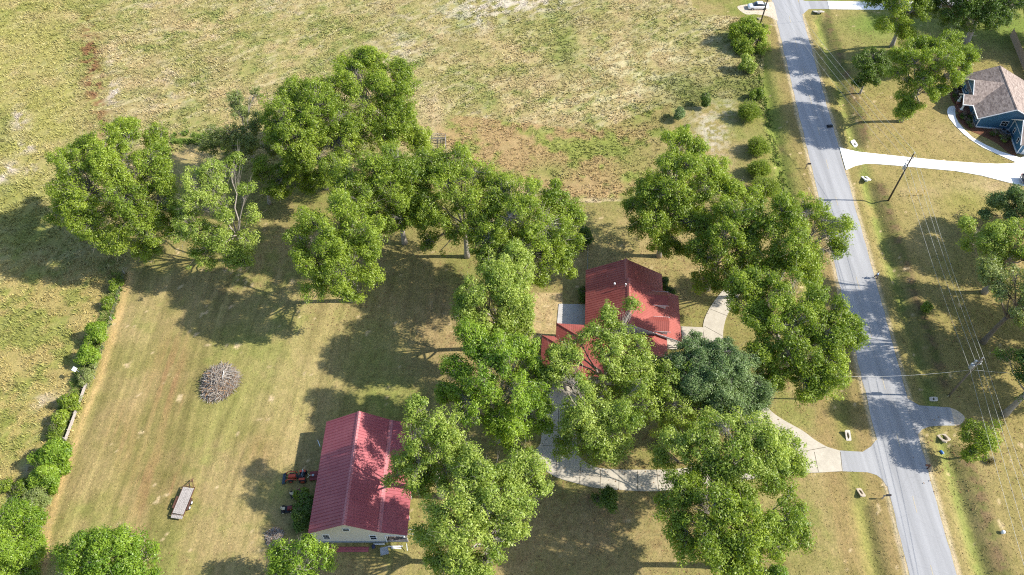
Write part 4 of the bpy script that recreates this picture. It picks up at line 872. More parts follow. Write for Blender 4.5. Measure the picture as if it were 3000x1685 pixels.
# --- red roofed house
HA = math.radians(-4.3)
house = empty('house', (11.26, 68.16, 0), HA, 'house with a brick red metal roof and two dormers, half under the trees', 'house')
RR = M['house_roof']; ER, ZR, EZ = 6.45, 6.38, 2.8
mb = MB(); mb.slab([(-.05, 7.1, 2.78), (6.1, 7.1, 6.14), (6.1, 11.2, 6.14), (-.05, 11.2, 2.78)], .08, .46, .06, .06)
mb.slab([(6.1, 7.1, 6.14), (12.3, 7.1, 2.8), (12.3, 11.2, 2.8), (6.1, 11.2, 6.14)], .08, .30, .02, .03); 
mb.slab([(0, -1.7, 2.8), (ER, -1.7, ZR), (ER, 7.1, ZR), (0, 7.1, 2.8)], .08, .46, .06, .06)
mb.slab([(ER, -1.7, ZR), (14.75, -1.7, 2.6), (14.75, 7.1, 2.6), (ER, 7.1, ZR)], .08, .30, .02, .03)
hr = mb.build('roof', RR, house)
mb = MB(); mb.add([(5.85, 7.0, 6.08), (6.1, 7.0, 6.22), (6.35, 7.0, 6.08), (5.85, 11.25, 6.08), (6.1, 11.25, 6.22), (6.35, 11.25, 6.08)], [(0, 1, 4, 3), (1, 2, 5, 4)])
mb.add([(ER - .25, -1.75, ZR - .06), (ER, -1.75, ZR + .08), (ER + .27, -1.75, ZR - .05), (ER - .25, 7.15, ZR - .06), (ER, 7.15, ZR + .08), (ER + .27, 7.15, ZR - .05)], [(0, 1, 4, 3), (1, 2, 5, 4)])
mb.build('ridge_cap', M['house_cap'], hr)
A_ = [(-4.4, .2), (12.5, .2), (12.5, -9.0), (-4.4, -9.0)]; zA = 2.76; zAr = 5.05
a, b, c, d = [(*q, zA) for q in A_]; r0 = (.2, -4.4, zAr); r1 = (7.9, -4.4, zAr)
mb = MB(); mb.slab([a, b, r1, r0], .07, .30, .015, .03); mb.slab([b, c, r1], .07, .30, .02, .03); mb.slab([c, d, r0, r1], .07, .30, .02, .03); mb.slab([d, a, r0], .07, .30, .03, .035)
for p, q in ((a, r0), (b, r1), (c, r1), (d, r0), (r0, r1)): mb.tube([Vector(p) + Vector((0, 0, .02)), Vector(q) + Vector((0, 0, .03))], .09, 6)
mb.build('rear_wing_roof', RR, house)
a, b, c, d = [(-6.5, -2.1, 2.55), (.6, -2.1, 2.55), (.6, -9.6, 2.55), (-6.5, -9.6, 2.55)]; r0 = (-2.95, -5.4, 4.3); r1 = (-2.95, -6.3, 4.3)
mb = MB(); mb.slab([a, b, r0], .07, .30, .015, .03); mb.slab([b, c, r1, r0], .07, .30, .02, .03); mb.slab([c, d, r1], .07, .30, .02, .03); mb.slab([d, a, r0, r1], .07, .30, .03, .035)
for p, q in ((a, r0), (b, r0), (c, r1), (d, r1), (r0, r1)): mb.tube([Vector(p) + Vector((0, 0, .02)), Vector(q) + Vector((0, 0, .03))], .08, 6)
mb.build('garage_roof', RR, house)
mb = MB(); mb.prism([(.5, -1.2), (12.3, -1.2), (12.3, 7.0), (11.8, 7.0), (11.8, 10.8), (.5, 10.8)], 0, 2.7)
mb.prism([(-4, -.2), (.45, -.2), (.45, -1.25), (12, -1.25), (12, -8.6), (-4, -8.6)], 0, 2.62)
mb.prism([(-6.1, -2.5), (-4.05, -2.5), (-4.05, -8.7), (.2, -8.7), (.2, -9.2), (-6.1, -9.2)], 0, 2.42); mb.build('wall', M['tan_wall'], house)
MB().side([(.3, 2.75), (14.3, 2.7), (ER, ZR - .14)], -1.42, -1.3).build('gable_end', M['white'], house); MB().side([(.4, 2.72), (11.9, 2.72), (6.1, 5.95)], 10.75, 10.85).build('gable_end', M['white'], house)
mb = MB()
for p, q in (((-.05, 2.72), (ER, ZR - .06)), ((ER, ZR - .06), (14.78, 2.54))):
    for y in (-1.74,): mb.add([(p[0], y, p[1] - .16), (q[0], y, q[1] - .16), (q[0], y, q[1]), (p[0], y, p[1]), (p[0], y + .03, p[1] - .16), (q[0], y + .03, q[1] - .16), (q[0], y + .03, q[1]), (p[0], y + .03, p[1])], [(0, 1, 2, 3), (7, 6, 5, 4), (0, 4, 5, 1), (3, 2, 6, 7)])
mb.build('bargeboard', M['white'], house)
for y in (-1.2, 1.6, 4.2, 6.8): MB().box((14.45, y, 1.26), (.16, .16, 2.5)).build('porch_post', M['white'], house)
MB().box((13.4, 2.8, .1), (2.5, 8.6, .2)).build('porch_floor', M['concrete_old'], house)
def dormer(wc):
    zs = lambda u: ZR - (u - ER) * (ZR - 2.6) / (14.75 - ER); ue = 12.35; hw = 1.25; ez, rz_ = 4.72, 5.46
    us = lambda z: ER + (ZR - z) * (14.75 - ER) / (ZR - 2.6)
    mb = MB()
    for s in (-1, 1):
        mb.slab([(us(rz_) - .05, wc, rz_), (ue + .2, wc, rz_), (ue + .2, wc + s * (hw + .12), ez - .06), (us(ez - .06), wc + s * (hw + .12), ez - .06)], .05, .30, .015, .03)
    d = mb.build('dormer', RR, house)
    for s in (-1, 1):
        mb = MB(); y = wc + s * hw; yy = (y - .04, y + .04)
        mb.side([(us(ez - .08) + .1, zs(us(ez - .08) + .1) - .02), (ue, zs(ue) - .02), (ue, ez - .06)], *yy)
        mb.box(((us(ez) + ue) / 2 + .3, wc + s * (hw + .13), ez - .11), (ue - us(ez) + .3, .03, .12))
        mb.build('cheek', M['white'], d)
    mb = MB(); z = zs(ue); mb.add([(ue, wc - hw, z), (ue, wc + hw, z), (ue, wc + hw, ez - .05), (ue, wc, rz_ - .08), (ue, wc - hw, ez - .05)], [(0, 1, 2, 3, 4)])
    mb.build('face', M['white'], d); window(d, (ue + .03, wc, (z + ez) / 2 + .05), 1.0, .75, math.pi / 2)
dormer(4.8); dormer(-.1)
for (px, py, s_, h) in ((1801, 831, .13, .55), (1833.5, 832.5, .09, .75), (1779, 809, .05, .25)):
    q = P(px, py, 4.9) - Vector((11.26, 68.16, 0)); q = Matrix.Rotation(-HA, 3, 'Z') @ q; z = 2.8 + max(0, q.x) * (ZR - 2.8) / ER
    q = P(px, py, z + h * .7) - Vector((11.26, 68.16, 0)); q = Matrix.Rotation(-HA, 3, 'Z') @ q; z = 2.8 + q.x * (ZR - 2.8) / ER
    v_ = MB().tube([(q.x, q.y, z - .1), (q.x, q.y, z + h * .7)], s_ * .55, 10).build('vent_pipe', M['white'], house)
    if s_ > .06: MB().tube([(q.x, q.y, z + h * .7), (q.x, q.y, z + h)], [s_ * 1.4, s_ * 1.15], 12).build('cap', M['white'], v_)
def build_patio():
    m, n, b = mat('littered_patio'); c = coords(n); v = n.nodes.new("ShaderNodeTexVoronoi"); v.inputs["Scale"].default_value = 3.2; n.links.new(c, v.inputs[0]); t = noise(n, 1.2, 4, .6, c)
    o = mixc(n, ramp(n, v.outputs["Distance"], [(.10, (1,) * 3), (.16, (0,) * 3)]).outputs[0], ramp(n, t.outputs[0], [(.3, (.40, .385, .37)), (.7, (.48, .465, .45))]).outputs[0], (.16, .09, .05))
    n.links.new(o, b.inputs["Base Color"]); b.inputs["Roughness"].default_value = .9; return m
patio = sheet("patio", [P(1637, 891), P(1714, 892.5), P(1714, 958), P(1631, 957)], build_patio(), -.05, .09)
M['mesh_wire'] = plain('grey_wire_mesh', (.20, .22, .20), .6, var=.2)
gfence = empty('garden_fence', V(1479, 600), 0, 'thin wire garden fence running up from the left corner of the red roofed house', 'fence')
g0, g1 = V(1479, 600), V(1477, 690)
for i in range(6): q = (g1 - g0) * i / 5; MB().tube([q, q + Vector((0, 0, 1.2))], .04, 6).build('post', M['mesh_wire'], gfence)
mb = MB()
for z in (.2, .5, .8, 1.15): mb.tube([Vector((0, 0, z)), g1 - g0 + Vector((0, 0, z))], .018, 4)
mb.build('wires', M['mesh_wire'], gfence)

# --- blue house
BA = math.radians(-8.6); BO = P(2857, 373)
blue = empty('blue_house', (BO.x, BO.y, 0), BA, 'navy blue sided house with a brown shingle roof and white trim', 'house')
SH = M['shingle']; eu, ez_, ru, rz2 = -.62, 2.35, 5.25, 5.25; wf, wb = -.35, 13.6
mb = MB(); mb.slab([(eu, wf, ez_), (ru, wf, rz2), (ru, wb, rz2), (eu, wb, ez_)], .14); mb.slab([(ru, wf, rz2), (11.2, wf, ez_), (11.2, wb, ez_), (ru, wb, rz2)], .14)
mr = mb.build('roof', SH, blue)
mb = MB(); mb.add([(ru - .18, wf, rz2 - .05), (ru, wf, rz2 + .05), (ru + .18, wf, rz2 - .05), (ru - .18, wb, rz2 - .05), (ru, wb, rz2 + .05), (ru + .18, wb, rz2 - .05)], [(0, 1, 4, 3), (1, 2, 5, 4)]); mb.build('ridge_cap', SH, mr)
mb = MB(); g1u = -.75; gw = 8.05; zt2 = 5.1
sl = (rz2 - ez_) / (ru - eu)
for s, we in ((1, 12.15), (-1, 3.95)):
    mb.slab([(g1u, gw, zt2), (g1u, we, 2.5), (eu + (2.5 - ez_) / sl, we, 2.5), (eu + (zt2 - ez_) / sl, gw, zt2)], .12)
pu = -2.6; pw = 5.35; zp = 3.62
for s, we in ((1, 6.95), (-1, 3.6)):
    mb.slab([(pu, pw, zp), (pu, we, 2.42), (1.2, we, 2.42), (1.2, pw, zp)], .1)
mb.build('gable_roof', SH, blue)
mb = MB(); mb.prism([(0, 0), (10.5, 0), (10.5, 13.2), (0, 13.2)], 0, 2.6)
mb.side([(0, 2.6), (10.5, 2.6), (ru, rz2 - .16)], 0, .15); mb.side([(.1, 2.6), (10.4, 2.6), (ru, rz2 - .2)], 13.0, 13.15)
mb.add([(-.12, 4.3, .0), (-.12, 11.9, .0), (-.12, 11.9, 2.5), (-.12, gw, zt2 - .15), (-.12, 4.3, 2.65), (.1, 4.3, .0), (.1, 11.9, .0), (.1, 11.9, 2.5), (.1, gw, zt2 - .15), (.1, 4.3, 2.65)], [(0, 4, 3, 2, 1), (0, 1, 6, 5), (1, 2, 7, 6), (4, 0, 5, 9)])
mb.add([(pu + .25, 3.8, 2.4), (pu + .25, 6.8, 2.4), (pu + .25, pw, zp - .12)], [(0, 2, 1), (0, 1, 2)])
mb.build('wall', M['blue_siding'], blue)
def line_trim(mb, a, b, w_=.14, h=.14): mb.tube([a, b], [w_ * .6, w_ * .6], 4)
mb = MB()
def beam(a, b, t=.13):
    a, b = Vector(a), Vector(b); mb.tube([a, b], t * .72, 4)
beam((eu, wf - .03, ez_ - .05), (ru, wf - .03, rz2 - .05)); beam((ru, wf - .03, rz2 - .05), (11.2, wf - .03, ez_ - .05)); beam((eu - .05, wf, ez_ - .06), (eu - .05, 3.6, ez_ - .06), .15)
beam((g1u - .04, 12.2, 2.42), (g1u - .04, gw, zt2 - .05), .16); beam((g1u - .04, gw, zt2 - .05), (g1u - .04, 5.5, 3.45), .13)
beam((pu - .04, 7.0, 2.36), (pu - .04, pw, zp - .04), .16); beam((pu - .04, pw, zp - .04), (pu - .04, 3.6, 2.36)); beam((pu, 3.58, 2.36), (eu, 3.58, 2.36), .16)
beam((-.16, 4.3, 2.62), (-.16, 11.9, 2.62), .12)
for u, w_ in ((-.03, -.03), (10.5, -.03), (-.17, 11.9), (-.04, 3.6)): beam((u, w_, .2), (u, w_, 2.6 if w_ < 12 else 2.5), .13)
beam((-.03, -.03, .22), (6.1, -.03, .22), .22); beam((-.05, 0, .22), (-.05, 3.6, .22), .2); beam((-.18, 6.8, .22), (-.18, 11.9, .22), .2)
mb.build('trim', M['white'], blue)
for w_, s_ in ((10.2, 1.5), (8.0, 1.0)): window(blue, (-.19, w_, 1.5), 1.25, 1.35, -math.pi / 2, 2)
for w_ in (2.5, 1.2): window(blue, (-.05, w_, 1.45), .85, 1.4, -math.pi / 2, 2)
window(blue, (4.75, -.05, 1.55), 1.3, 1.25, 0, 2)
pm = MB(); pm.prism([(-2.3, 3.8), (-.05, 3.8), (-.05, 6.8), (-2.3, 6.8)], 0, .32); pm.prism([(-2.75, 4.3), (-2.302, 4.3), (-2.302, 6.4), (-2.75, 6.4)], 0, .16); pm.build('porch_floor', M['brick'], blue)
for w_ in (3.95, 6.6):
    c_ = MB().box((-2.25, w_, .65), (.5, .5, .66)).build('porch_column', M['brick'], blue); MB().box((-2.25, w_, 1.0), (.56, .56, .06)).box((-2.25, w_, 1.66), (.3, .3, 1.25), taper=.7).build('column_shaft', M['white'], c_)
# garage wing
gb = MB(); gb.prism([(6.15, -6.8), (13.5, -6.8), (13.5, -.12), (6.15, -.12)], 0, 2.7)
gb.add([(6.13, -6.8, 2.7), (6.13, -.2, 2.7), (6.13, -3.5, 5.2), (6.25, -6.8, 2.7), (6.25, -.2, 2.7), (6.25, -3.5, 5.2)], [(0, 2, 1), (3, 4, 5)]); gb.build('garage_wall', M['blue_siding'], blue)
gb = MB()
for we in (.25, -7.25): gb.slab([(5.6, -3.5, 5.35), (5.6, we, 2.5), (13.8, we, 2.5), (13.8, -3.5, 5.35)], .13)
gb.build('garage_roof', SH, blue)
mb = MB(); beam((5.56, .28, 2.44), (5.56, -3.5, 5.3), .15); beam((5.56, -3.5, 5.3), (5.56, -7.25, 2.44)); beam((6.1, -6.8, 2.72), (6.1, -.2, 2.72), .12)
for w_ in (-6.82, -.2): beam((6.12, w_, .2), (6.12, w_, 2.7), .13)
beam((6.1, -6.85, .22), (6.1, -.2, .22), .22); beam((6.1, -6.85, .3), (13.5, -6.85, .3), .12); mb.build('garage_trim', M['white'], blue)
for w_ in (-2.0, -4.8): window(blue, (6.09, w_, 1.6), .75, 1.15, -math.pi / 2, 1)
MB().box((8.0, -6.85, 1.15), (2.4, .08, 2.2)).build('garage_door', M['white'], blue)
def loc2(u, w_, z=0): return (Matrix.Translation((BO.x, BO.y, 0)) @ Matrix.Rotation(BA, 4, 'Z')) @ Vector((u, w_, z))
bed1 = [loc2(*q) for q in [(-.1, -.1), (-.1, 3.7), (-2.6, 3.7), (-3.0, 2.5), (-2.4, .4), (-1.2, -1.2), (1.0, -2.6), (3.2, -4.4), (4.6, -6.6), (6.0, -7.2), (6.1, -.1)]]
tri_sheet("mulch_bed", smooth_line(bed1, 3, True), M['mulch'], -.1, .05)
tri_sheet("mulch_bed", smooth_line([loc2(*q) for q in [(-.2, 6.9), (-.2, 12.4), (-2.4, 12.8), (-2.9, 10), (-2.7, 6.9)]], 3, True), M['mulch'], -.1, .05)
rb = random.Random(9)
for i, (u, w_, mm, lb) in enumerate([(-2.1, 2.9, 'leaf_dark', 'dark bush in the mulch bed next to the porch steps'), (-1.9, 1.9, 'leaf_dark', 'second dark bush down from the porch steps'), (-1.3, 1.0, 'leaf_dark', 'third dark bush down, near the corner of the blue house'),
        (-.9, .1, 'leaf_dark', 'dark bush at the front corner of the blue house'), (-.7, 2.7, 'leaf_dark', 'dark bush against the wall left of the paired windows'), (-2.1, 7.9, 'leaf_dark', 'lowest of the dark bushes in the upper mulch bed'), (-2.2, 9.2, 'leaf_dark', 'middle dark bush in the upper mulch bed'),
        (-2.0, 10.7, 'leaf_dark', 'upper dark bush in the upper mulch bed'), (-1.0, 12.2, 'leaf_dark', 'dark bush at the far corner of the blue house'), (3.3, -1.4, 'leaf_light', 'yellow bush between the two blue walls, nearest the window'), (4.3, -2.4, 'leaf_light', 'yellow bush below the air conditioners'),
        (5.3, -2.6, 'leaf_dark', 'dark bush against the garage wall of the blue house'), (4.4, -3.6, 'leaf_light', 'yellow bush lowest in the bed by the garage wall'), (2.6, -1.9, 'leaf_dark', 'purplish dark bush in the middle of the bed between the blue walls')]):
    q = loc2(u, w_); X, Y = Q(q.x, q.y, .3)
    vx, vy = X / K, Y / K
    shrub((vx, vy + 3), [(vx, vy, 4.6), (vx + 1.5, vy - 1.5, 3.6)], lb, mm, .35, 2.2, 200 + i, 'bushes in the mulch beds of the blue house', leaf=.16, clump=.25, each=16, tr=.03)
for i, (u, w_) in enumerate([(4.9, -.85), (5.45, -1.6)]):
    q = loc2(u, w_); ac = empty('air_conditioner', q, BA, ['air conditioner under the blue wall window, nearer the wall', 'air conditioner in the corner beside the garage wall'][i], 'air conditioner', 'air conditioners of the blue house')
    MB().box((0, 0, .4), (.8, .8, .7)).build('body', M['steel'], ac, .03); MB().tube([(0, 0, .752), (0, 0, .80)], .34, 16).build('fan_guard', M['black'], ac); MB().box((0, 0, .03), (1, 1, .1)).build('pad', M['concrete_old'], ac)
thing1('hose_reel', MB().box((0, 0, .2), (.45, .3, .35), rz=.4).tube([(-.25, 0, .25), (.25, 0, .25)], .16, 10), M['blue_cloth'], 'pale blue hose reel on the mulch by the garage wall', 'hose reel', loc2(4.35, -3.1, .05))
pf = empty('privacy_fence', P(2958, 105), 0, 'tall tan board fence in the top right corner behind the blue house', 'fence')
f0, f1 = P(2958, 105), P(3060, 355); dfe = (f1 - f0); n_ = int(dfe.length / 2.4)
for i in range(n_ + 1): q = dfe * i / n_; MB().box(q + Vector((.12, 0, .95)), (.1, .1, 1.9)).build('post', M['wood_tan'], pf)
mb = MB(); nb_ = int(dfe.length / .16); an = math.atan2(dfe.y, dfe.x)
for i in range(nb_): q = dfe * (i + .5) / nb_; mb.box(q + Vector((0, 0, .95 + rb.uniform(-.02, .02))), (.15, .025, 1.85), rz=an)
mb.build('boards', M['wood_tan'], pf)

# ------------------------------------------------------------------ utility poles and wires
def pole(base, topz, label, m='pole', arms=(), trans=(), r=.17, lean=(0, 0)):
    B = P(*base); B.z = gz(B.x, B.y) - .1; root = empty('power_pole', B, 0, label, 'power pole', 'power poles'); H = topz - B.z
    def at(z): t = (z - B.z) / H; return Vector((lean[0] * t, lean[1] * t, z - B.z))
    MB().tube([at(B.z), at(B.z + H * .5), at(topz)], [r, r * .82, r * .62], 10).build('post', M[m], root, smooth=True)
    for (z, side, l) in arms:
        q = at(z); a = MB().tube([q, q + Vector((side * l, 0, .05))], .045, 6).build('bracket', M['steel'], root)
        e = q + Vector((side * l, 0, .05)); MB().tube([e, e + Vector((0, 0, .1)), e + Vector((0, 0, .28))], [.05, .09, .05], 8).build('insulator', M['lamp_clear'], a)
    for (z, dx, dy, s) in trans:
        q = at(z) + Vector((dx, dy, 0)); t = MB().tube([q, q + Vector((0, 0, .02)), q + Vector((0, 0, .78 * s)), q + Vector((0, 0, .86 * s))], [.2 * s, .26 * s, .26 * s, .18 * s], 14).build('transformer', M['steel'], root)
        for a in (-1, 1): MB().tube([q + Vector((a * .12, 0, .84 * s)), q + Vector((a * .14, 0, 1.1 * s))], .04, 6).build('bushing', M['lamp_clear'], t)
    MB().tube([at(topz), at(topz + .12), at(topz + .32)], [.05, .08, .04], 8).build('insulator', M['lamp_clear'], root)
    return B
p1 = pole((2602, 588), 11.3, 'dark power pole standing right of the road by the white driveway', 'pole', [(9.7, -1, .5), (8.9, -1, .55), (10.2, 1, .35)], [(7.9, -.42, -.1, 1.0)])
p2 = pole((2780, 1159), 10.2, 'grey power pole with two transformers near the side road', 'pole_grey', [(9.4, -1, .5), (8.6, 1, .45), (9.2, 1, .35)], [(7.6, -.38, .1, 1.15), (8.9, -.4, .1, .7)])
p3 = pole((2221, 90), 11.5, 'power pole left of the road near the white car', 'pole', [(10, 1, .5), (9.2, 1, .5)], [], lean=(.3, .2))
p4 = pole((2406, 1170), 6.6, 'short service pole half hidden under the lower roadside tree', 'pole_grey', [], [], .14)
p5 = (59.6, 8.0)
B5 = Vector((59.6, 8.0, 0)); r5 = empty('power_pole', B5, 0, 'power pole of the line beyond the bottom edge of the photo', 'power pole', 'power poles')
MB().tube([(0, 0, 0), (0, 0, 10.6)], [.17, .11], 10).build('post', M['pole_grey'], r5)
thing1('stake', MB().tube([(0, 0, .02), (.55, .35, .35)], .05, 6), M['cream'], 'short pale guard stake at the foot of the grey power pole', 'stake', P(2776, 1162, 0))
def wire(name, pts, sag, rad, label, group='overhead wires'):
    allp = []
    for a, b in zip(pts[:-1], pts[1:]):
        a, b = Vector(a), Vector(b)
        for i in range(17):
            t = i / 16; q = a.lerp(b, t); q.z -= sag * 4 * t * (1 - t); allp.append(q)
    o = MB().tube(allp, rad, 5).build(name, M['wire'], None, smooth=True); return tag(o, label, 'wire', group)
X1, Y1, X2, Y2 = p1.x, p1.y, p2.x, p2.y
for dx, z1, z2, z3, z5, dx5, lb in ((-.55, 8.0, 7.7, 8.6, 8.0, -1.2, 'lowest and leftmost of the four overhead wires along the road'), (-.5, 9.75, 9.35, 9.6, 9.2, -.6, 'second of the four overhead wires counted from the road'),
                     (.3, 10.3, 9.3, 10.4, 9.6, .9, 'third of the four overhead wires counted from the road'), (.12, 11.6, 10.5, 11.8, 10.6, 1.7, 'topmost overhead wire, farthest from the road')):
    wire('overhead_wire', [(p3.x + .3 + dx * .6, p3.y + .2, z3), (X1 + dx, Y1, z1), (X2 + dx, Y2, z2), (B5.x + dx5, B5.y, z5)], .55, .018, lb)
wire('service_wire', [(X2 - .1, Y2, 7.2), (p4.x, p4.y, 6.5), (30, 60, 3.2)], .7, .02, 'twisted service wire crossing the road to the short pole', None)
wire('service_wire', [(X2 + .1, Y2, 7.2), (X2 + 26, Y2 - 1, 6.4)], .5, .02, 'twisted service wire running right from the grey power pole', None)
wire('service_wire', [(p3.x, p3.y, 8.2), (p3.x + 34, p3.y + 6, 6.8)], .7, .022, 'service wire crossing the road at the top near the white car', None)

# ------------------------------------------------------------------ culverts
def culvert(px, py, label, w_=1.0, l=1.6, rz=0, hole=.3, up=1, m='concrete_old', long=1.0):
    """sloping concrete collar round a pipe mouth"""
    B = P(px, py); z = gz(B.x, B.y); root = empty('culvert', (B.x, B.y, z), rz, label, 'culvert', 'ditch culverts'); N = 18
    th = math.radians(24); R_ = Matrix.Rotation(-th * up, 4, 'X'); mb = MB(); vs = []
    for i in range(N):
        a = 2 * math.pi * i / N; c, s = math.cos(a), math.sin(a); k = 1 / max(abs(c), abs(s)) * (.94)
        vs.append((hole * c, hole * long * s * 1.5)); vs.append((w_ / 2 * c * k, l / 2 * s * k))
    def ring(j0, z0, j1, z1): return [(j0, z0, i) for i in range(N)]
    pts = []
    for i in range(N): pts += [(*vs[2 * i], .0), (*vs[2 * i + 1], .0), (*vs[2 * i], -.55), (*vs[2 * i + 1], -.16)]
    fs = []
    for i in range(N):
        a, b = 4 * i, 4 * ((i + 1) % N); fs += [(a, a + 1, b + 1, b), (a + 1, a + 3, b + 3, b + 1), (a, b, b + 2, a + 2)]
    T = Matrix.Translation((0, 0, .30 if abs(z) < .9 else .4)) @ R_
    mb.add(pts, fs, T); mb.build('collar', M[m], root)
    mb = MB(); pts = [(vs[2 * i][0], vs[2 * i][1], -.54) for i in range(N)]; mb.add(pts, [tuple(range(N))], T); mb.build('pipe_mouth', M['dark'], root)
culvert(2396, 36, 'wide pale headwall culvert below the upper white driveway', 2.3, 2.4, .05, .42, 1)
culvert(2507, 417, 'small white culvert collar just above the white driveway', 1.15, 1.9, .55, .24, -1, 'concrete_new')
culvert(2535, 524, 'long white culvert collar just below the white driveway', 1.2, 2.5, .05, .27, 1, 'concrete_new', 1.8)
culvert(2483, 1279, 'weathered culvert collar in the yard above the driveway apron', .8, 1.7, .05, .17, -1, 'concrete_old', 1.8)
culvert(2520, 1444, 'narrow earth covered culvert below the driveway apron', .75, 1.7, .08, .15, 1, 'sand', 2.0)
culvert(2763, 1284, 'sandy culvert mouth beside the small leafy tree', 1.4, 1.5, .2, .36, 1, 'sand', 1.2)
culvert(2733, 1172, 'grey culvert slab above the side road stub', 1.3, .7, .0, .15, -1)
culvert(2223, 56, 'small dark pipe mouth in a dirt patch under the upper pole', .8, .9, .1, .24, 1, 'sand')

# ------------------------------------------------------------------ small things by the road
def mailbox(base, label, post='wood_tan', rz=0, arm=.5, s=1.0, box='black', sheath=False):
    B = P(*base); B.z = gz(B.x, B.y); root = empty('mailbox', B, rz, label, 'mailbox', 'roadside mailboxes')
    MB().box((0, 0, .55 * s), (.11, .11, 1.15 * s)).box((arm * .45, 0, 1.0 * s), (arm * 1.5, .09, .09)).build('post', M[post], root)
    pr = [(-.12, 0), (.12, 0), (.12, .16), (.085, .24), (0, .275), (-.085, .24), (-.12, .16)]
    mb = MB(); x0_, x1_ = arm * .45 - .15, arm * .45 + .45; n = len(pr)
    mb.add([(x0_, a, 1.06 * s + b) for a, b in pr] + [(x1_, a, 1.06 * s + b) for a, b in pr], [tuple(range(n)), tuple(reversed(range(n, 2 * n)))] + [((i + 1) % n, i, n + i, n + (i + 1) % n) for i in range(n)])
    b = mb.build('box', M[box], root); MB().box((x1_ - .2, -.13, 1.3 * s), (.03, .015, .22)).build('flag', M['red_paint'], b)
mailbox((2359, 495), 'black mailbox on a leaning wooden post left of the road', s=1.15)
mailbox((2583, 1462), 'black mailbox at the bottom left side of the road with a wooden post', 'wood', s=1.15, arm=.7)
mailbox((2716, 1374), 'dark mailbox right of the road opposite the concrete driveway', 'rust', math.pi, box='rust')
tb = empty('bin', P(2430, 372), .1, 'dark bin lying at the right edge of the shaded road', 'bin')
MB().box((0, 0, .24), (.95, .5, .46), taper=.9).build('body', M['black'], tb, .05); MB().box((.5, 0, .25), (.06, .54, .5)).build('lid', M['steel'], tb)
for s in (-1, 1): MB().tube([(-.42, s * .26, .12), (-.42, s * .33, .12)], .12, 12).build('wheel', M['rubber'], tb)
q = P(2761, 1322); q.z = gz(q.x, q.y)
jug = empty('water_jug', q, .6, 'bright blue barrel shaped jug lying below the sandy culvert mouth', 'jug')
MB().tube([(0, -.3, .2), (0, -.26, .2), (0, .22, .2), (0, .28, .2)], [.14, .2, .2, .13], 14).build('body', M['blue_plastic'], jug, smooth=True); MB().tube([(0, -.42, .2), (0, -.3, .2)], .07, 10).build('cap', M['white'], jug)
q = P(2936, 1561); hyd = empty('marker_dome', q, 0, 'white domed cap on a short collar standing alone in the bottom right grass', 'marker')
MB().tube([(0, 0, 0), (0, 0, .28)], [.2, .18], 16).build('collar', M['white'], hyd); MB().tube([(0, 0, .28), (0, 0, .33), (0, 0, .45), (0, 0, .52), (0, 0, .55)], [.24, .27, .22, .12, .02], 16).build('dome', M['white'], hyd, smooth=True)
for i, (x, y) in enumerate([(2662, 577), (2682, 574), (2701.5, 573)]):
    o = MB().tube([(0, 0, 0), (0, 0, 1.15)], .045, 8).tube([(0, 0, 1.15), (0, 0, 1.3)], .06, 8).build('marker_post', M['yellow'], None); o.location = P(x, y)
    tag(o, ['left one of the three yellow marker posts under the wires', 'middle one of the three yellow marker posts under the wires', 'right one of the three yellow marker posts under the wires'][i], 'marker post', 'yellow marker posts')
q = P(253, 1104); bx_ = empty('box_on_pole', q, .0, 'white square box tilted on a thin pole at the left fence line', 'box')
T_ = MB().tube([(0, 0, 0), (-.55, -.1, 2.2)], .04, 8).build('pole', M['steel'], bx_)
b_ = MB().box((-.72, -.12, 2.35), (.72, .62, .16), rz=-.5, rx=.35).build('box', M['white'], bx_, .02)
dish = empty('satellite_dish', P(2182, 1652), 0, 'grey satellite dish lying on the ground at the bottom under the large green tree', 'satellite dish')
mb = MB(); n = 16; T = Matrix.Translation((0, 0, .35)) @ Matrix.Rotation(.9, 4, 'Y')
rings = [(0.02, -.10), (.2, -.07), (.36, 0)]; pts = [(r_ * math.cos(6.2832 * i / n), r_ * math.sin(6.2832 * i / n) * 1.1, z_) for r_, z_ in rings for i in range(n)]
mb.add(pts, [(j * n + i, j * n + (i + 1) % n, (j + 1) * n + (i + 1) % n, (j + 1) * n + i) for j in range(2) for i in range(n)], T); mb.build('reflector', M['steel'], dish, smooth=True)
MB().tube([(0, 0, .02), (0, 0, .35)], .03, 8).build('mast', M['steel'], dish); MB().tube([(0, -.3, .3), (.35, -.1, .62)], .02, 6).build('arm', M['steel'], dish)
thing1('cable', MB().tube([(0, 0, .03), (.35, -.12, .03), (.8, -.1, .03), (1.15, .12, .03), (1.3, .4, .04)], .025, 6), M['white'], 'pale cable curled on the ground beside the satellite dish', 'cable', P(2176, 1658))

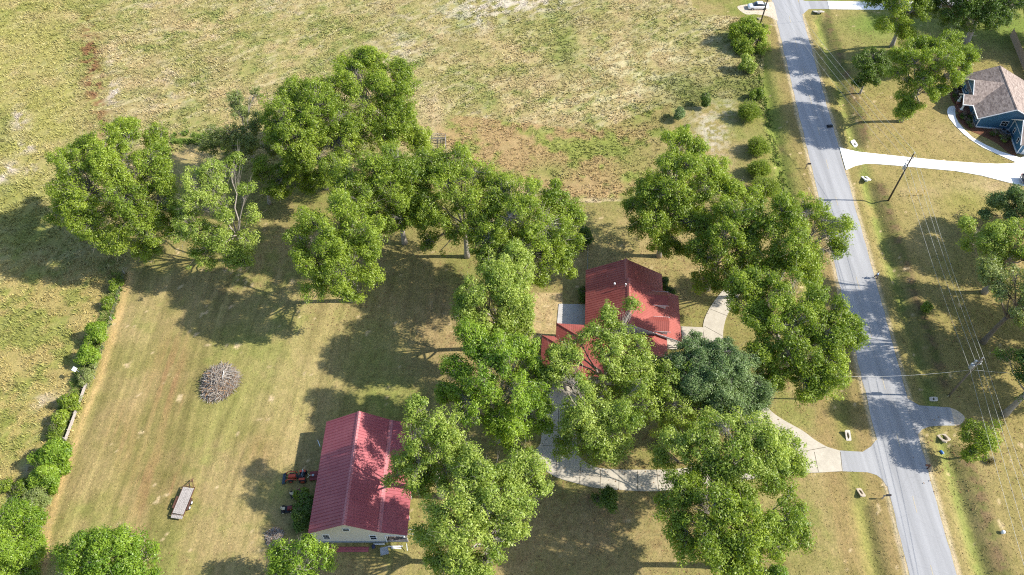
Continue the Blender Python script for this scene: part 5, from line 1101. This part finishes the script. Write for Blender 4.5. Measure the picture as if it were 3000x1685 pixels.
# ------------------------------------------------------------------ vehicles
def wheel(parent, x, y, r, w_, rim='steel', name='wheel', dish_=.0):
    s = 1 if y > 0 else -1
    t = MB().tube([(x, y - w_ / 2, r), (x, y - w_ * .36, r), (x, y + w_ * .36, r), (x, y + w_ / 2, r)], [r * .9, r, r, r * .9], 20).build(name, M['rubber'], parent)
    MB().tube([(x, y + s * (w_ / 2 - .02), r), (x, y + s * (w_ / 2 + .015), r)], [r * .6, r * .55], 14).build('rim', M[rim], t); return t
def loft(mb, secs):
    """secs: (x, half width low, half width high, z low, z high)"""
    n = len(secs); rows = []
    for x, a, b, z0_, z1_ in secs:
        zm = z0_ + (z1_ - z0_) * .6
        rows.append([(x, -a * .94, z0_), (x, -a, z0_ + (z1_ - z0_) * .25), (x, -a, zm), (x, -b, z1_), (x, b, z1_), (x, a, zm), (x, a, z0_ + (z1_ - z0_) * .25), (x, a * .94, z0_)])
    k = 8; vs = [p for r_ in rows for p in r_]; fs = [(i * k + j, i * k + (j + 1) % k, (i + 1) * k + (j + 1) % k, (i + 1) * k + j) for i in range(n - 1) for j in range(k)]
    fs += [tuple(reversed(range(k))), tuple((n - 1) * k + j for j in range(k))]; return mb.add(vs, fs)
car = empty('car', P(2219, 24) , math.pi + .03, 'white sedan parked on the dirt left of the road at the top', 'car')
body = loft(MB(), [(-2.35, .70, .62, .35, .78), (-2.2, .82, .72, .24, .92), (-1.5, .90, .78, .2, .98), (-.6, .91, .80, .2, .97), (.6, .91, .80, .2, .96), (1.2, .90, .78, .2, .92), (2.0, .84, .68, .22, .80), (2.3, .70, .58, .3, .66)]).build('body', M['car_white'], car, .03, True)
loft(MB(), [(-1.75, .74, .62, .93, .99), (-.95, .76, .60, .93, 1.38), (.0, .77, .62, .93, 1.44), (.45, .77, .60, .93, 1.38), (1.25, .74, .60, .90, .95)]).build('windows', M['glass'], car, .02, True)
loft(MB(), [(-.95, .585, .54, 1.36, 1.43), (-.3, .60, .56, 1.38, 1.475), (.2, .60, .55, 1.37, 1.46), (.45, .575, .52, 1.35, 1.41)]).build('roof', M['car_white'], car, .02, True)
for x in (-1.4, 1.42):
    for y in (-.80, .80): wheel(car, x, y, .33, .22)
for y in (-.55, .55): MB().box((2.18, y, .62), (.16, .3, .12)).build('headlight', M['lamp_clear'], car); MB().box((-2.26, y, .72), (.14, .3, .12)).build('taillight', M['lamp_red'], car)
tk = empty('pickup_truck', P(3036, 535, .11), -.10, 'black pickup truck with an open bed parked on the white driveway', 'pickup truck')
TB = M['car_black']
mb = MB(); mb.box((-1.75, 0, .72), (2.0, 1.72, .2)); mb.box((-1.75, .88, .92), (2.0, .16, .55)); mb.box((-1.75, -.88, .92), (2.0, .16, .55)); mb.box((-.72, 0, .95), (.1, 1.6, .5)); mb.build('bed', TB, tk, .03)
MB().box((-2.78, 0, .92), (.1, 1.6, .52)).build('tailgate', TB, tk, .02); MB().box((-2.92, 0, .52), (.16, 1.8, .2)).build('bumper', M['steel'], tk, .03)
loft(MB(), [(-.7, .95, .88, .42, 1.12), (1.3, .96, .88, .42, 1.12), (1.6, .96, .86, .42, 1.10), (2.5, .93, .78, .42, 1.02), (2.75, .85, .68, .46, .9)]).build('body', TB, tk, .03, True)
loft(MB(), [(-.72, .82, .70, 1.1, 1.7), (-.3, .84, .72, 1.1, 1.78), (.8, .84, .72, 1.1, 1.78), (1.55, .80, .68, 1.08, 1.14)]).build('windows', M['glass'], tk, .02, True)
MB().box((.2, 0, 1.8), (1.3, 1.42, .06)).build('roof', TB, tk, .02)
for x in (-1.85, 1.85):
    for y in (-.86, .86): wheel(tk, x, y, .40, .27)
for y in (-.88, .88): MB().box((-2.80, y, .95), (.08, .17, .38)).build('taillight', M['lamp_red'], tk)

# trailer
ta, tb_ = P(555, 1424, .6), P(519, 1511, .6); td = (ta - tb_); tl = td.length; trz = math.atan2(td.y, td.x)
tr_ = empty('trailer', ((ta + tb_) / 2)[:2] + (0,), trz, 'flat utility trailer with a weathered plank deck on the left lawn', 'trailer')
mb = MB()
for i in range(7):
    y = -.66 + i * .22; mb.box((rb.uniform(-.03, .03), y, .62 + rb.uniform(-.006, .006)), (tl - .5, .195, .05))
mb.build('deck', M['wood'], tr_)
mb = MB(); [mb.box((0, s * .81, .58), (tl - .1, .06, .13)) for s in (-1, 1)]; mb.box((tl / 2 - .1, 0, .6), (.07, 1.6, .13)); mb.box((-tl / 2 + .1, 0, .58), (.07, 1.6, .12)); mb.build('frame', M['rust'], tr_)
mb = MB()
for i in range(7): mb.box((-tl / 2 - .1 + .25 * 0, -.68 + i * .225, .56), (.5, .2, .05), ry=-.25)
mb.build('ramp_board', M['wood'], tr_)
mb = MB(); mb.tube([(tl / 2 - .1, .6, .55), (tl / 2 + .95, 0, .5)], .05, 6).tube([(tl / 2 - .1, -.6, .55), (tl / 2 + .95, 0, .5)], .05, 6).tube([(tl / 2 + .85, 0, .5), (tl / 2 + 1.15, 0, .5)], .06, 8).tube([(tl / 2 + .9, .08, .0), (tl / 2 + .9, .08, .85)], .035, 8); mb.build('drawbar', M['rust'], tr_)
for s in (-1, 1):
    for x in (-.75, -.02): wheel(tr_, x, s * 1.0, .32, .2, 'white')
    MB().box((-.38, s * 1.0, .70), (1.5, .24, .04)).box((.4, s * 1.0, .6), (.1, .24, .2)).box((-1.16, s * 1.0, .6), (.1, .24, .2)).build('mudguard', M['rust'], tr_, .01)

# compact tractor with front loader, facing left
tq = P(876, 1402)
tc = empty('tractor', (tq.x, tq.y, 0), math.pi + .06, 'small orange tractor with a front loader beside the barn', 'tractor')
OR = M['orange']
MB().box((.75, 0, .85), (1.15, .56, .42), taper=.88).build('hood', OR, tc, .05)
MB().box((.4, 0, .5), (1.9, .34, .3)).box((-.6, 0, .62), (.8, .9, .12)).build('chassis', M['black'], tc)
mb = MB(); mb.box((-.55, 0, .78), (.5, .5, .12)).box((-.83, 0, 1.0), (.1, .48, .42), ry=-.15); mb.build('seat', M['black'], tc, .03)
MB().box((.05, 0, 1.08), (.2, .5, .14)).build('dashboard', M['black'], tc, .03); MB().tube([(.0 + .18 * math.cos(a) - .12, .18 * math.sin(a), 1.2) for a in np.linspace(0, 6.283, 15)], .018, 5).build('steering_wheel', M['black'], tc)
for s in (-1, 1):
    wheel(tc, -.68, s * .66, .52, .34, 'orange'); wheel(tc, 1.0, s * .52, .32, .22, 'orange')
    MB().box((-.66, s * .58, 1.08), (.8, .34, .05)).box((-.28, s * .58, .95), (.06, .34, .3)).build('fender', OR, tc, .01)
    MB().tube([(.15, s * .55, .75), (.5, s * .58, 1.15), (1.35, s * .58, 1.05), (1.75, s * .55, .45)], .065, 6).build('loader_arm', OR, tc)
    MB().tube([(.3, s * .5, .5), (.3, s * .55, 1.05)], .06, 6).build('loader_post', M['black'], tc)
MB().tube([(-.85, -.42, .9), (-.85, -.42, 1.95), (-.85, .42, 1.95), (-.85, .42, .9)], .04, 8).build('roll_bar', plain('blue_grey_paint', (.16, .24, .32), .5), tc)
mb = MB(); pf2 = [(1.72, .62), (1.72, .12), (1.80, .05), (2.25, .03), (2.25, .06), (1.84, .09), (1.77, .15), (1.76, .62)]
mb.side(pf2, -.72, .72); mb.side([(1.72, .62), (1.72, .05), (2.25, .03)], -.75, -.72); mb.side([(1.72, .62), (1.72, .05), (2.25, .03)], .72, .75); mb.build('bucket', plain('bucket_paint', (.05, .075, .10), .5), tc)
ct = empty('rotary_cutter', P(922, 1397), .1, 'dark red mowing deck behind the tractor at the barn wall', 'mowing deck')
MB().box((0, 0, .32), (1.2, 1.3, .18)).box((.0, 0, .43), (.9, .5, .05)).build('deck', M['red_paint'], ct, .03); MB().box((-.1, .0, .55), (.3, .3, .2)).build('gearbox', M['steel'], ct, .03)
MB().tube([(-.9, .3, .5), (-.6, 0, .6), (-.1, 0, .6)], .05, 6).tube([(-.9, -.3, .5), (-.6, 0, .6)], .05, 6).build('hitch', M['cream'], ct)
MB().tube([(.55, -.06, .18), (.55, .06, .18)], .18, 12).build('tail_wheel', M['rubber'], ct)
for i, (x, y, rz, lb) in enumerate([(868, 1448, .4, 'riding mower with a cream seat in the weeds just below the tractor'), (842, 1494, .1, 'red riding mower with a cream seat at the left of the barn wall bush')]):
    mw = empty('riding_mower', P(x, y), math.pi * 0 + rz, lb, 'riding mower', 'old riding mowers by the barn')
    MB().box((.45, 0, .52), (.75, .5, .4), taper=.85).build('hood', M['red_paint'], mw, .04); MB().box((0, 0, .3), (1.5, .45, .14)).box((0, 0, .2), (.7, .95, .14)).build('chassis', M['black'], mw)
    mb = MB(); mb.box((-.4, 0, .6), (.4, .42, .12)).box((-.62, 0, .8), (.1, .42, .36), ry=-.2); mb.build('seat', M['cream'], mw, .04)
    for a, r_, s in ((-.5, .25, .42), (.55, .18, .38)):
        for t_ in (-1, 1): wheel(mw, a, t_ * s, r_, .2, 'cream')
    MB().tube([(.12, 0, .5), (-.05, 0, .85)], .02, 6).build('steering_column', M['black'], mw)

# ------------------------------------------------------------------ brush heaps, fences
def brush(px, py, rx, ry, h, n, label, seed, L=(.5, 2.6)):
    B = P(px, py); root = empty('brush_pile', B, 0, label, 'brush pile', 'heaps of cut brush'); r = np.random.RandomState(seed)
    core = r.normal(size=(n, 2)); q = r.uniform(0, 1, n) ** .5; a = r.uniform(0, 6.283, n); edge_ = 1 + .05 * np.sin(3 * a + 1) + .05 * np.sin(5 * a)
    x, y = np.cos(a) * q * rx * edge_, np.sin(a) * q * ry * edge_; top = h * (1 - q ** 2) * r.uniform(.35, 1.05, n) + .05
    d = r.normal(size=(n, 3)); d[:, 2] *= .35; d += np.stack([np.cos(a), np.sin(a), -.25 * np.ones(n)], 1) * .5; d /= np.linalg.norm(d, axis=1, keepdims=True); ln = r.uniform(*L, n)
    C_ = np.stack([x, y, top], 1); A = C_ - d * ln[:, None] * .5; E = C_ + d * ln[:, None] * .5; A[:, 2] = np.maximum(A[:, 2], .03); E[:, 2] = np.maximum(E[:, 2], .03)
    kinds = r.choice(3, n, p=[.56, .22, .22])
    for k, (nm, m_, rad) in enumerate([('twigs', M['twig_grey'], .022), ('dry_leaves', M['twig_brown'], .025), ('branches', M['pale_bark'], .05)]):
        s = kinds == k; mid_ = (A[s] + E[s]) / 2 + r.normal(0, .10, (s.sum(), 3)); mid_[:, 2] = np.maximum(mid_[:, 2], .05)
        v1, f1 = prisms(A[s], mid_, np.full(s.sum(), rad * 1.2), np.full(s.sum(), rad)); v2, f2 = prisms(mid_, E[s], np.full(s.sum(), rad), np.full(s.sum(), rad * .4))
        link(nm, np_mesh(nm, np.r_[v1, v2], np.r_[f1, f2 + len(v1)], 4), m_, root)
    N = 40; M2 = 8; vs = []                                       # packed litter under the sticks
    for j in range(M2):
        for i in range(N):
            t = j / (M2 - 1); aa = 6.283 * i / N; e = 1 + .05 * math.sin(3 * aa + 1) + .05 * math.sin(5 * aa); vs.append((math.cos(aa) * (1 - t) * rx * e, math.sin(aa) * (1 - t) * ry * e, h * .72 * (1 - (1 - t) ** 2) * (1 + r.normal(0, .12)) - .03))
    me = bpy.data.meshes.new('litter'); me.from_pydata(vs, [], [(j * N + i, j * N + (i + 1) % N, (j + 1) * N + (i + 1) % N, (j + 1) * N + i) for j in range(M2 - 1) for i in range(N)]); link('litter', me, M['twig_grey'], root)
    return root
M['twig_grey'] = plain('grey_twigs', (.38, .345, .31), .95, var=.45, scale=6, spec=.1)
M['twig_brown'] = plain('brown_dead_leaves', (.38, .23, .12), .95, var=.45, scale=6, spec=.1)
bp = brush(645, 1122, 2.3, 2.7, 1.25, 4200, 'big round heap of grey cut branches in the middle of the left lawn', 3)
mb = MB(); mb.box((.75, .5, 1.45), (.09, 1.3, .06), rz=.05, rx=.1); mb.build('plank', M['white'], bp)
r_ = np.random.RandomState(4); mb = MB()
for i in range(14):
    a = r_.uniform(-.4, 1.3); s = Vector((.6 + r_.uniform(-.3, .5), .6 + r_.uniform(-.5, .9), 1.3)); e = s + Vector((math.cos(a) * r_.uniform(1.1, 2.0), math.sin(a) * r_.uniform(.8, 1.5), -.75))
    mb.tube([s, s.lerp(e, .5) + Vector((0, 0, .3)), e], [.07, .05, .02], 5)
mb.build('bleached_limbs', M['pale_bark'], bp)
brush(804, 1574, 1.1, 1.2, .25, 500, 'low scatter of brown sticks on the grass left of the barn front', 8, (.3, 1.0))
g_ = MB(); 
wf_ = empty('plank_fence', P(196, 1291), 0, 'low weathered plank fence along the left side of the mown lawn', 'fence')
a_, b_ = P(196, 1291), P(257, 1125); dd = b_ - a_; an = math.atan2(dd.y, dd.x)
for i in range(8): q = dd * i / 7; MB().box(q + Vector((-.05, 0, .42)), (.1, .1, .86)).build('post', M['wood'], wf_)
mb = MB()
for i in range(7):
    for k in range(4): q = dd * (i + .5) / 7; mb.box(q + Vector((.02 * (k % 2), 0, .16 + k * .19)), (dd.length / 7 - .03, .035, .165), rz=an + rb.uniform(-.01, .01), rx=rb.uniform(-.05, .05))
mb.build('boards', M['wood'], wf_)
co = empty('corral_fence', P(1307, 443), 0, 'small grey wooden pen of rails and posts at the field edge', 'fence')
c0, c1, c2 = P(1307, 443), P(1306, 408), P(1262, 408); c3 = P(1262, 420)
def rails(a, b, n):
    for i in range(n + 1): q = a.lerp(b, i / n) - c0; MB().box(q + Vector((0, 0, .7)), (.12, .12, 1.4)).build('post', M['wood'], co)
    d_ = b - a; an_ = math.atan2(d_.y, d_.x); mb = MB()
    for z in (.4, .85, 1.3): mb.box((a + b) / 2 - c0 + Vector((0, 0, z)), (d_.length - .02 + z * .01, .05, .13), rz=an_)
    mb.build('rails', M['wood'], co)
rails(c0, c1, 2); rails(c1, c2, 2); rails(P(1305, 421), P(1262, 421), 2)
bf = empty('wire_fence', V(318, 690), 0, 'thin wire fence on posts along the left edge of the lawn', 'fence')
fl = [V(316, 692), V(272, 850), V(240, 955), V(222, 985)]; fl2 = [V(168, 1112), V(140, 1200), V(108, 1330), V(100, 1430)]
for L_ in (fl, fl2):
    for a, b in zip(L_[:-1], L_[1:]):
        n = max(1, int((b - a).length / 3))
        for i in range(n): q = a.lerp(b, i / n) - fl[0] + (V(318, 690) * 0); MB().tube([q + Vector((-.2, 0, 0)), q + Vector((-.2, 0, 1.15))], .05, 6).build('post', M['wood'], bf)
    mb = MB()
    for z in (.3, .6, .95): mb.tube([p - fl[0] + Vector((-.2, 0, z)) for p in L_], .012, 4)
    mb.build('wires', M['mesh_wire'], bf)

# ------------------------------------------------------------------ the walking person
def skin(name, verts, edges, rad, m, parent, root=0, sub=1):
    me = bpy.data.meshes.new(name); me.from_pydata(verts, edges, []); o = link(name, me, m, parent)
    md = o.modifiers.new('skin', 'SKIN'); md.use_smooth_shade = True
    for i, r_ in enumerate(rad): sv = me.skin_vertices[0].data[i]; sv.radius = (r_, r_) if not isinstance(r_, tuple) else r_; sv.use_root = (i == root)
    s = o.modifiers.new('sub', 'SUBSURF'); s.levels = sub; s.render_levels = sub; return o
pq = P(2564.5, 815.5); pq.z = gz(pq.x, pq.y)
man = empty('person', pq, 2.3, 'person in a light blue shirt and dark trousers walking on the grass by the road', 'person')
# faces local +X; pelvis at .92
Vx = [(0, 0, .92), (0, 0, 1.12), (.02, 0, 1.36), (.03, 0, 1.47), (.05, 0, 1.54), (.07, 0, 1.64), (.08, 0, 1.72),
      (.0, .1, .88), (.20, .1, .50), (.26, .1, .09), (.40, .1, .04), (0, -.1, .88), (-.04, -.1, .49), (-.30, -.1, .14), (-.20, -.1, .05),
      (.02, .19, 1.38), (-.08, .24, 1.12), (.06, .25, .90), (.10, .25, .84), (.02, -.19, 1.38), (.10, -.24, 1.13), (.32, -.22, 1.02), (.38, -.21, 1.02)]
Ed = [(0, 1), (1, 2), (2, 3), (3, 4), (4, 5), (5, 6), (0, 7), (7, 8), (8, 9), (9, 10), (0, 11), (11, 12), (12, 13), (13, 14), (2, 15), (15, 16), (16, 17), (17, 18), (2, 19), (19, 20), (20, 21), (21, 22)]
Rd = [(.15, .12), (.13, .11), (.16, .12), .06, .055, .10, .075, .09, .06, .04, .035, .09, .06, .04, .035, .06, .04, .03, .028, .06, .04, .03, .028]
skin('body', Vx, Ed, Rd, M['skin'], man)
skin('shirt', [Vx[0], Vx[1], Vx[2], (.03, 0, 1.43), Vx[15], (-.05, .23, 1.2), Vx[19], (.08, -.23, 1.2)], [(0, 1), (1, 2), (2, 3), (2, 4), (4, 5), (2, 6), (6, 7)], [(.19, .15), (.17, .14), (.19, .15), .08, .085, .075, .085, .075], M['blue_cloth'], man)
skin('trousers', [(0, 0, .95)] + [Vx[i] for i in (7, 8)] + [(.25, .1, .16)] + [Vx[i] for i in (11, 12)] + [(-.28, -.1, .2)], [(0, 1), (1, 2), (2, 3), (0, 4), (4, 5), (5, 6)], [(.17, .14), .11, .08, .06, .11, .08, .06], M['navy'], man)
for s, q, e in ((1, (.24, .1, .05), (.46, .1, .04)), (-1, (-.32, -.1, .12), (-.14, -.1, .03))): skin('shoe', [q, tuple((np.array(q) + np.array(e)) / 2), e], [(0, 1), (1, 2)], [.05, .055, .04], M['black'], man)
skin('hair', [(.05, 0, 1.66), (.06, 0, 1.735)], [(0, 1)], [(.115, .112), .08], M['hair'], man, sub=2)
